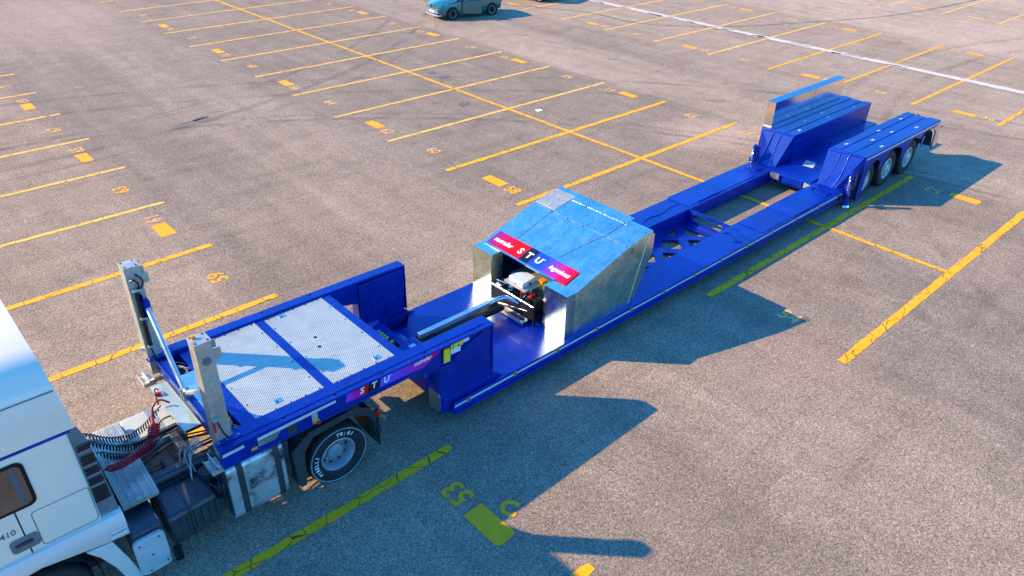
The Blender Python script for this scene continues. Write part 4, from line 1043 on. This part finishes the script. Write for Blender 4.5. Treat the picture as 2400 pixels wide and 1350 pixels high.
MB().cyl((-15.92, -.78, .78), (-15.92, -.78, 1.02), .10, 14).cyl((-15.85, -1.0, .45), (-15.85, -1.0, .85), .07, 12).box(-15.98, -15.80, -1.15, -.7, .5, .72).build('air_dryer', 'grime', K, .01)
mb = MB()
for k in range(8): mb.tube(bez([(-15.9+random.uniform(-.08, .08), -.7-.06*k, .95), (-15.85, -.75-.06*k, .75), (-15.9+random.uniform(-.1, .1), -.85-.04*k, .5)], 5), .012, 6)
mb.build('air_line', 'grime', K, 0, 60)
# aluminium fuel tank with straps
fk = MB().prism(rr(-.98, .80, .30, .50, .13, 5), 'x', -15.80, -14.97).build('fuel_tank', 'tank', K, .015)
for x in (-15.66, -15.12):
    MB().prism(rr(-.98, .80, .306, .506, .136, 5), 'x', x, x+.09).build('tank_strap', 'dark_plastic', fk)
MB().box(-15.795, -14.975, -1.17, -.70, 1.301, 1.309).build('tank_top_grime', 'grime', fk)
MB().prism(rr(-.98, .80, .27, .47, .12, 5), 'x', -15.803, -15.812).build('tank_end', 'grime', fk)
MB().cyl((-15.38, -1.0, 1.30), (-15.38, -1.0, 1.335), .07, 16).build('filler_cap', 'grime', fk)
# fifth wheel, rear crossmember
MB().cyl((-14.2, 0, 1.18), (-14.2, 0, 1.24), .48, 24).box(-14.35, -14.05, -.5, .5, 1.0, 1.18).build('fifth_wheel', 'grime', K, .01)
# rear axle wheel (right dual outer) and far side
def truck_wheel(s):
    t = wheel(K, -14.12, 1.235*s, .50, .50, .30, .285, s, 'rim_grey', holes=10, dish=.14)
    return t
tw = truck_wheel(-1); truck_wheel(1)
MB().cyl((-14.12, -.93, .5), (-14.12, -.63, .5), .49, 40).cyl((-14.12, .93, .5), (-14.12, .63, .5), .49, 40).cyl((-14.12, -.6, .5), (-14.12, .6, .5), .10, 12).build('inner_wheels', 'rubber', K, 0, 35)
MB().lathe((-14.12, -1.262, .50), (0, -1, 0), [(.462, -.004), (.470, .0), (.478, -.002), (.480, -.006)], 64).build('sidewall_ring', 'rim_grey', tw)
def arc_text(s, cx, cz, r, a0, da, size, y, parent):
    for k, ch_ in enumerate(s):
        a = math.radians(a0-da*k); d = Vector((math.cos(a), 0, math.sin(a))); t = Vector((math.sin(a), 0, -math.cos(a)))
        text_obj('tyre_letter', ch_, size, (cx+r*d.x, y, cz+r*d.z), t, d, 'white', parent, .001, .12, .002)
arc_text('PIRELLI', -14.12, .50, .385, 212, 9.0, .085, -1.262, tw)
arc_text('TR:01', -14.12, .50, .385, 88, 9.5, .085, -1.262, tw)
# mudguard over the drive wheel
mb = MB()
prev = None
pts = [(-14.80, .32), (-14.82, .95), (-14.62, 1.12), (-14.3, 1.18), (-13.9, 1.17), (-13.62, 1.05), (-13.47, .80), (-13.45, .40)]
for a, b in zip(pts[:-1], pts[1:]):
    d = (Vector(b)-Vector(a)).normalized(); n_ = Vector((-d.y, d.x))*.02
    mb.prism([a, b, (b[0]+n_.x, b[1]+n_.y), (a[0]+n_.x, a[1]+n_.y)], 'y', -1.27, -.60)
mg = mb.build('mudguard', 'dark_plastic', K, .008)
MB().prism([(-14.86, 1.0), (-14.80, .28), (-14.70, .28), (-14.66, .90), (-14.50, 1.10), (-13.85, 1.14), (-13.52, .95), (-13.40, .52), (-13.34, .50), (-13.40, .95), (-13.58, 1.14), (-13.8, 1.24), (-14.55, 1.22)], 'y', -1.275, -1.255).build('mudguard_lip', 'dark_plastic', mg)
MB().prism([(-13.42, .9), (-13.42, .30), (-13.40, .30), (-13.40, .9)], 'y', -1.3, -.65).build('mud_flap', 'dark_plastic', mg)
MB().box(-13.42, -13.36, -1.30, -1.22, .86, 1.0).build('tail_lamp', 'red', K, .01)
MB().box(-13.5, -13.38, -.9, .9, .72, .88).build('rear_crossmember', 'grime', K, .01)
MB().box(-15.15, -14.85, -1.20, -.5, .55, 1.20).build('wheel_arch_box', 'dark_plastic', K, .02)
mb = MB()
for k in range(5):
    y = -.28+.14*k
    mb.tube(bez([(-17.0, y, .86), (-16.5, y+random.uniform(-.05, .05), .80), (-16.0, y+random.uniform(-.08, .08), .88), (-15.4, y*.6, .84), (-14.8, y*.5, .86)], 8), random.uniform(.012, .022), 6)
mb.build('chassis_pipe', 'grime', K, 0, 60)
MB().box(-16.62, -16.40, -.36, .10, .60, .86).box(-16.3, -16.12, -.30, -.05, .62, .92).build('gearbox_cover', 'grime', K, .03)
MB().cyl((-16.35, -.38, .72), (-15.65, -.38, .72), .10, 16).build('air_tank', 'grime', K, 0, 40)
for x in (-16.45, -15.75, -15.2): MB().box(x-.04, x+.04, -.58, -.46, .70, 1.04).build('rail_bracket', 'grime', K, .006)
for k in range(7): MB().box(-16.60+.1*k, -16.57+.1*k, -1.245, -1.238, .50, .86).build('heat_shield_rib', 'dark_plastic', si)
# coiled air hoses
hs = MB().tube(coil((-17.05, .42, 1.55), (-15.98, .42, 1.45), .35, 30, .045), .009, 6).build('coiled_hose', 'black_hose', K, 0, 60)
MB().tube(coil((-17.05, .30, 1.50), (-16.15, .12, 1.25), .22, 26, .045), .009, 6).build('coiled_hose', 'black_hose', K, 0, 60)
MB().tube(coil((-17.0, .02, 1.45), (-16.2, .05, 1.18), .20, 24, .045), .009, 6).build('coiled_hose', 'black_hose', K, 0, 60)
MB().tube(coil((-17.02, -.36, 1.42), (-16.28, .0, 1.28), .10, 26, .045), .011, 6).build('coiled_hose', 'red_hose', K, 0, 60)
MB().tube(coil((-16.28, .0, 1.28), (-16.18, .16, 1.40), .0, 6, .07), .013, 6).build('coiled_hose', 'red_hose', K, 0, 60)
MB().tube(bez([(-16.20, .14, 1.38), (-16.12, .30, 1.55), (-16.0, .32, 1.62), (-15.90, .22, 1.58)]), .016, 8).build('air_hose', 'red_hose', K, 0, 60)
MB().tube(bez([(-16.18, .12, 1.36), (-16.05, .1, 1.45), (-15.88, .0, 1.50)]), .013, 8).tube(bez([(-16.0, .46, 1.44), (-15.96, .62, 1.6), (-15.9, .65, 1.55)]), .010, 8).tube(bez([(-16.2, .05, 1.2), (-16.0, -.05, 1.3), (-15.88, -.2, 1.45)]), .013, 8).build('air_hose', 'black_hose', K, 0, 60)
MB().cyl((-15.97, .58, 1.55), (-15.90, .55, 1.55), .035, 12).build('coupling_head', 'red', K)
MB().cyl((-15.97, .02, 1.48), (-15.90, .0, 1.48), .035, 12).build('coupling_head', 'tag', K)
MB().tube([(-17.22, -.38, 1.40), (-17.02, -.36, 1.42)], .014, 6).tube([(-17.3, .4, 1.6), (-17.05, .42, 1.55)], .012, 6).tube([(-17.3, .28, 1.55), (-17.05, .30, 1.50)], .012, 6).build('air_hose', 'red_hose', K, 0, 60)

# ------------------------------------------------------------------ cars at the top edge
def loft(secs, closed_ends=True):
    n = len(secs[0]); vs = [p for r_ in secs for p in r_]; fs = []
    for i in range(len(secs)-1):
        for k in range(n-1): fs.append((i*n+k, i*n+k+1, (i+1)*n+k+1, (i+1)*n+k))
    if closed_ends: fs += [tuple(range(n)), tuple((len(secs)-1)*n+k for k in range(n-1, -1, -1))]
    return MB().add(vs, fs)
def car(name, loc, rz, paint, label, door_open):
    """local frame: +X is forward, +Y is the car's left; origin between the axles on the ground"""
    R_ = empty(name, (0, 0, 0), 0, label=label, cat='car')
    hw = .82
    # side silhouette stations: x, z sill, z belt, half width
    st_ = [(-1.98, .42, .80, .62), (-1.90, .30, .95, .74), (-1.6, .24, 1.0, .80), (-.8, .20, .96, .83), (.2, .20, .92, .83), (.9, .20, .88, .82), (1.5, .22, .80, .79), (1.82, .26, .70, .70), (1.95, .36, .60, .56)]
    secs = []
    for x, zs, zb, w in st_:
        z0 = max(zs, .2)
        row = [(x, -w*.90, z0), (x, -w, z0+.14), (x, -w*1.0, (zs+zb)/2+.05), (x, -w*.96, zb-.05), (x, -w*.86, zb+.01), (x, 0, zb+.045)]
        row += [(a, -b, c) for (a, b, c) in reversed(row[:-1])]; row.append(row[0]); secs.append(row)
    body = loft(secs).build('car_body', paint, R_, 0, 38)
    # glasshouse
    g0 = [(1.0, .78, .90), (.35, .66, 1.34), (-.4, .62, 1.41), (-1.3, .62, 1.34), (-1.75, .70, 1.0)]
    def gs(x, w, z, zb): return [(x, -.80, zb), (x, -w, z-.03), (x, -w*.85, z), (x, w*.85, z), (x, w, z-.03), (x, .80, zb)]
    gh = loft([[(1.05, -.76, .88), (1.05, -.76, .885), (1.05, -.6, .89), (1.05, .6, .89), (1.05, .76, .885), (1.05, .76, .88)], gs(.38, .62, 1.34, .90), gs(-.4, .60, 1.42, .93), gs(-1.25, .60, 1.36, .96), [(-1.78, -.72, .97), (-1.78, -.72, .975), (-1.78, -.6, .98), (-1.78, .6, .98), (-1.78, .72, .975), (-1.78, .72, .97)]])
    gh.build('window_glass', 'car_glass', R_, 0, 30)
    MB().hexa([(.36, -.56, 1.345), (-1.24, -.56, 1.365), (-1.24, .56, 1.365), (.36, .56, 1.345)], [(.34, -.54, 1.40), (-1.2, -.54, 1.42), (-1.2, .54, 1.42), (.34, .54, 1.40)]).build('roof', paint, R_, .03)
    for s in (1, -1):
        MB().hexa([(1.05, .73*s, .88), (.98, .73*s, .88), (.30, .60*s, 1.36), (.38, .60*s, 1.36)], [(1.05, .79*s, .88), (.98, .79*s, .88), (.30, .635*s, 1.36), (.38, .635*s, 1.36)]).hexa([(-.35, .80*s, .92), (-.45, .80*s, .92), (-.45, .59*s, 1.40), (-.37, .59*s, 1.40)], [(-.35, .835*s, .92), (-.45, .835*s, .92), (-.45, .625*s, 1.40), (-.37, .625*s, 1.40)]).build('pillar', paint, R_)
    # wheels with arches
    for x in (1.22, -1.24):
        for s in (1, -1):
            MB().cyl((x, .70*s, .31), (x, .835*s, .31), .345, 28).build('wheel_arch', 'black', R_)
            t = MB().lathe((x, .845*s, .30), (0, -s, 0), [(.19, 0), (.20, -.01), (.28, -.006), (.30, .03), (.30, .15), (.28, .18), (.19, .18)], 32).build('wheel', 'rubber', R_, 0, 35)
            rm = MB().lathe((x, .845*s, .30), (0, -s, 0), [(.195, -.004), (.18, .0), (.17, .03), (0, .035)], 28).build('rim', 'rim_grey' if x > 0 else 'rim_alu', t, 0, 35)
            sp = MB()
            for k in range(8):
                a = 2*PI*k/8+.2; sp.cyl((x+.115*math.cos(a), .848*s, .30+.115*math.sin(a)), (x+.115*math.cos(a), .812*s, .30+.115*math.sin(a)), .030, 8)
            merge(rm, sp, 'black')
    # nose
    for s in (1, -1):
        MB().hexa([(1.90, .08*s, .56), (1.90, .30*s, .56), (1.86, .30*s, .69), (1.86, .08*s, .69)], [(1.985, .08*s, .56), (1.955, .30*s, .56), (1.91, .30*s, .69), (1.94, .08*s, .69)]).build('grille', 'black', R_)
        MB().hexa([(1.70, .40*s, .60), (1.42, .68*s, .66), (1.40, .64*s, .79), (1.62, .40*s, .745)], [(1.90, .42*s, .60), (1.62, .76*s, .64), (1.50, .73*s, .80), (1.74, .42*s, .755)]).build('headlight', 'lamp', R_, .02)
        MB().cyl((1.80, .55*s, .34), (1.92, .55*s, .34), .05, 12).build('fog_lamp', 'black', R_)
        MB().box(-1.97, -1.85, .5*s, .74*s, .62, .85).build('tail_light', 'red', R_, .03)
    bp = MB().box(1.70, 2.0, -.60, .60, .38, .53).hexa([(1.3, -.83, .38), (1.75, -.66, .38), (1.75, -.60, .38), (1.3, -.80, .38)], [(1.3, -.83, .52), (1.75, -.66, .52), (1.75, -.60, .52), (1.3, -.80, .52)]).hexa([(1.3, .83, .38), (1.75, .66, .38), (1.75, .60, .38), (1.3, .80, .38)], [(1.3, .83, .52), (1.75, .66, .52), (1.75, .60, .52), (1.3, .80, .52)]).build('bumper', 'grey_plastic' if door_open else paint, R_, .03)
    MB().box(1.72, 1.99, -.45, .45, .27, .345).build('lower_intake', 'black', bp)
    MB().box(1.72, 2.0, -.62, .62, .20, .26).box(1.72, 2.0, -.6, .6, .345, .375).build('lower_lip', 'lamp' if door_open else paint, bp, .02)
    MB().box(2.001, 2.012, -.24, .24, .34, .45).build('number_plate', 'white', bp)
    if door_open:
        MB().box(-.40, .60, .79, .838, .30, .92).build('door_opening', 'seat', R_)
        MB().box(-.35, .1, .15, .6, .45, .62).box(-.45, -.3, .15, .6, .55, 1.15).build('front_seat', 'seat', R_, .04)
        # left front door swung out about its front hinge
        h = Vector((.62, .84, 0)); a = math.radians(24); cdir = Vector((-math.cos(a), math.sin(a), 0)); nd = Vector((math.sin(a), math.cos(a), 0))
        def D(u, w, z): p = h+cdir*u+nd*w; return (p.x, p.y, z)
        dr = MB().hexa([D(0, 0, .26), D(1.0, 0, .24), D(1.0, .05, .24), D(0, .05, .26)], [D(0, 0, .90), D(1.02, 0, .93), D(1.02, .05, .93), D(0, .05, .90)]).build('door', paint, R_, .02)
        MB().hexa([D(.05, .01, .90), D(1.0, .01, .93), D(1.0, .03, .93), D(.05, .03, .90)], [D(.40, .01, 1.32), D(.95, .01, 1.34), D(.95, .03, 1.34), D(.40, .03, 1.32)]).build('door_glass', 'car_glass', dr)
        MB().hexa([D(.80, .052, .72), D(.94, .052, .73), D(.94, .07, .73), D(.80, .07, .72)], [D(.80, .052, .75), D(.94, .052, .76), D(.94, .07, .76), D(.80, .07, .75)]).build('door_handle', paint, dr)
        mi = MB().hexa([D(.10, .06, .92), D(.22, .06, .92), D(.22, .22, .92), D(.10, .22, .92)], [D(.10, .06, 1.04), D(.22, .06, 1.04), D(.22, .20, 1.04), D(.10, .20, 1.04)]).build('door_mirror', paint, dr, .02)
    R_.location = loc; R_.rotation_euler = (0, 0, rz)
    return R_
fx = Vector((7.50, 23.15)); rx = Vector((9.93, 22.85)); dd = (fx-rx).normalized(); lf = Vector((-dd.y, dd.x))  # left of travel
mid = (fx+rx)/2 - lf*.84
car('parked_car', (mid.x, mid.y, 0), math.atan2(dd.y, dd.x), 'teal', 'teal compact car with its driver door standing open', True)
d2 = Vector((-.32, 1)).normalized(); l2 = Vector((-d2.y, d2.x)); w2 = Vector((14.45, 23.85)); c2 = w2+d2*1.24-l2*.84
car('parked_car', (c2.x, c2.y, 0), math.atan2(d2.y, d2.x), 'car_dark', 'black car beyond the teal car, only a wheel and its underside showing', False)

# ------------------------------------------------------------------ litter
pc = MB().prism([(.62, 9.62), (.86, 9.60), (.90, 9.78), (.70, 9.84)], 'z', .002, .012).build('paper_scrap', 'white', None)
tag(pc, 'small white paper scrap lying on the asphalt past the centre line', 'litter')
lf_ = MB().hexa([(11.1, .55, .002), (11.28, .50, .002), (11.3, .62, .002), (11.12, .66, .002)], [(11.12, .56, .05), (11.26, .53, .03), (11.28, .6, .04), (11.14, .64, .02)]).build('dry_leaf', 'brown', None)
tag(lf_, 'curled brown leaf lying behind the tall polished box of the trailer', 'leaf')
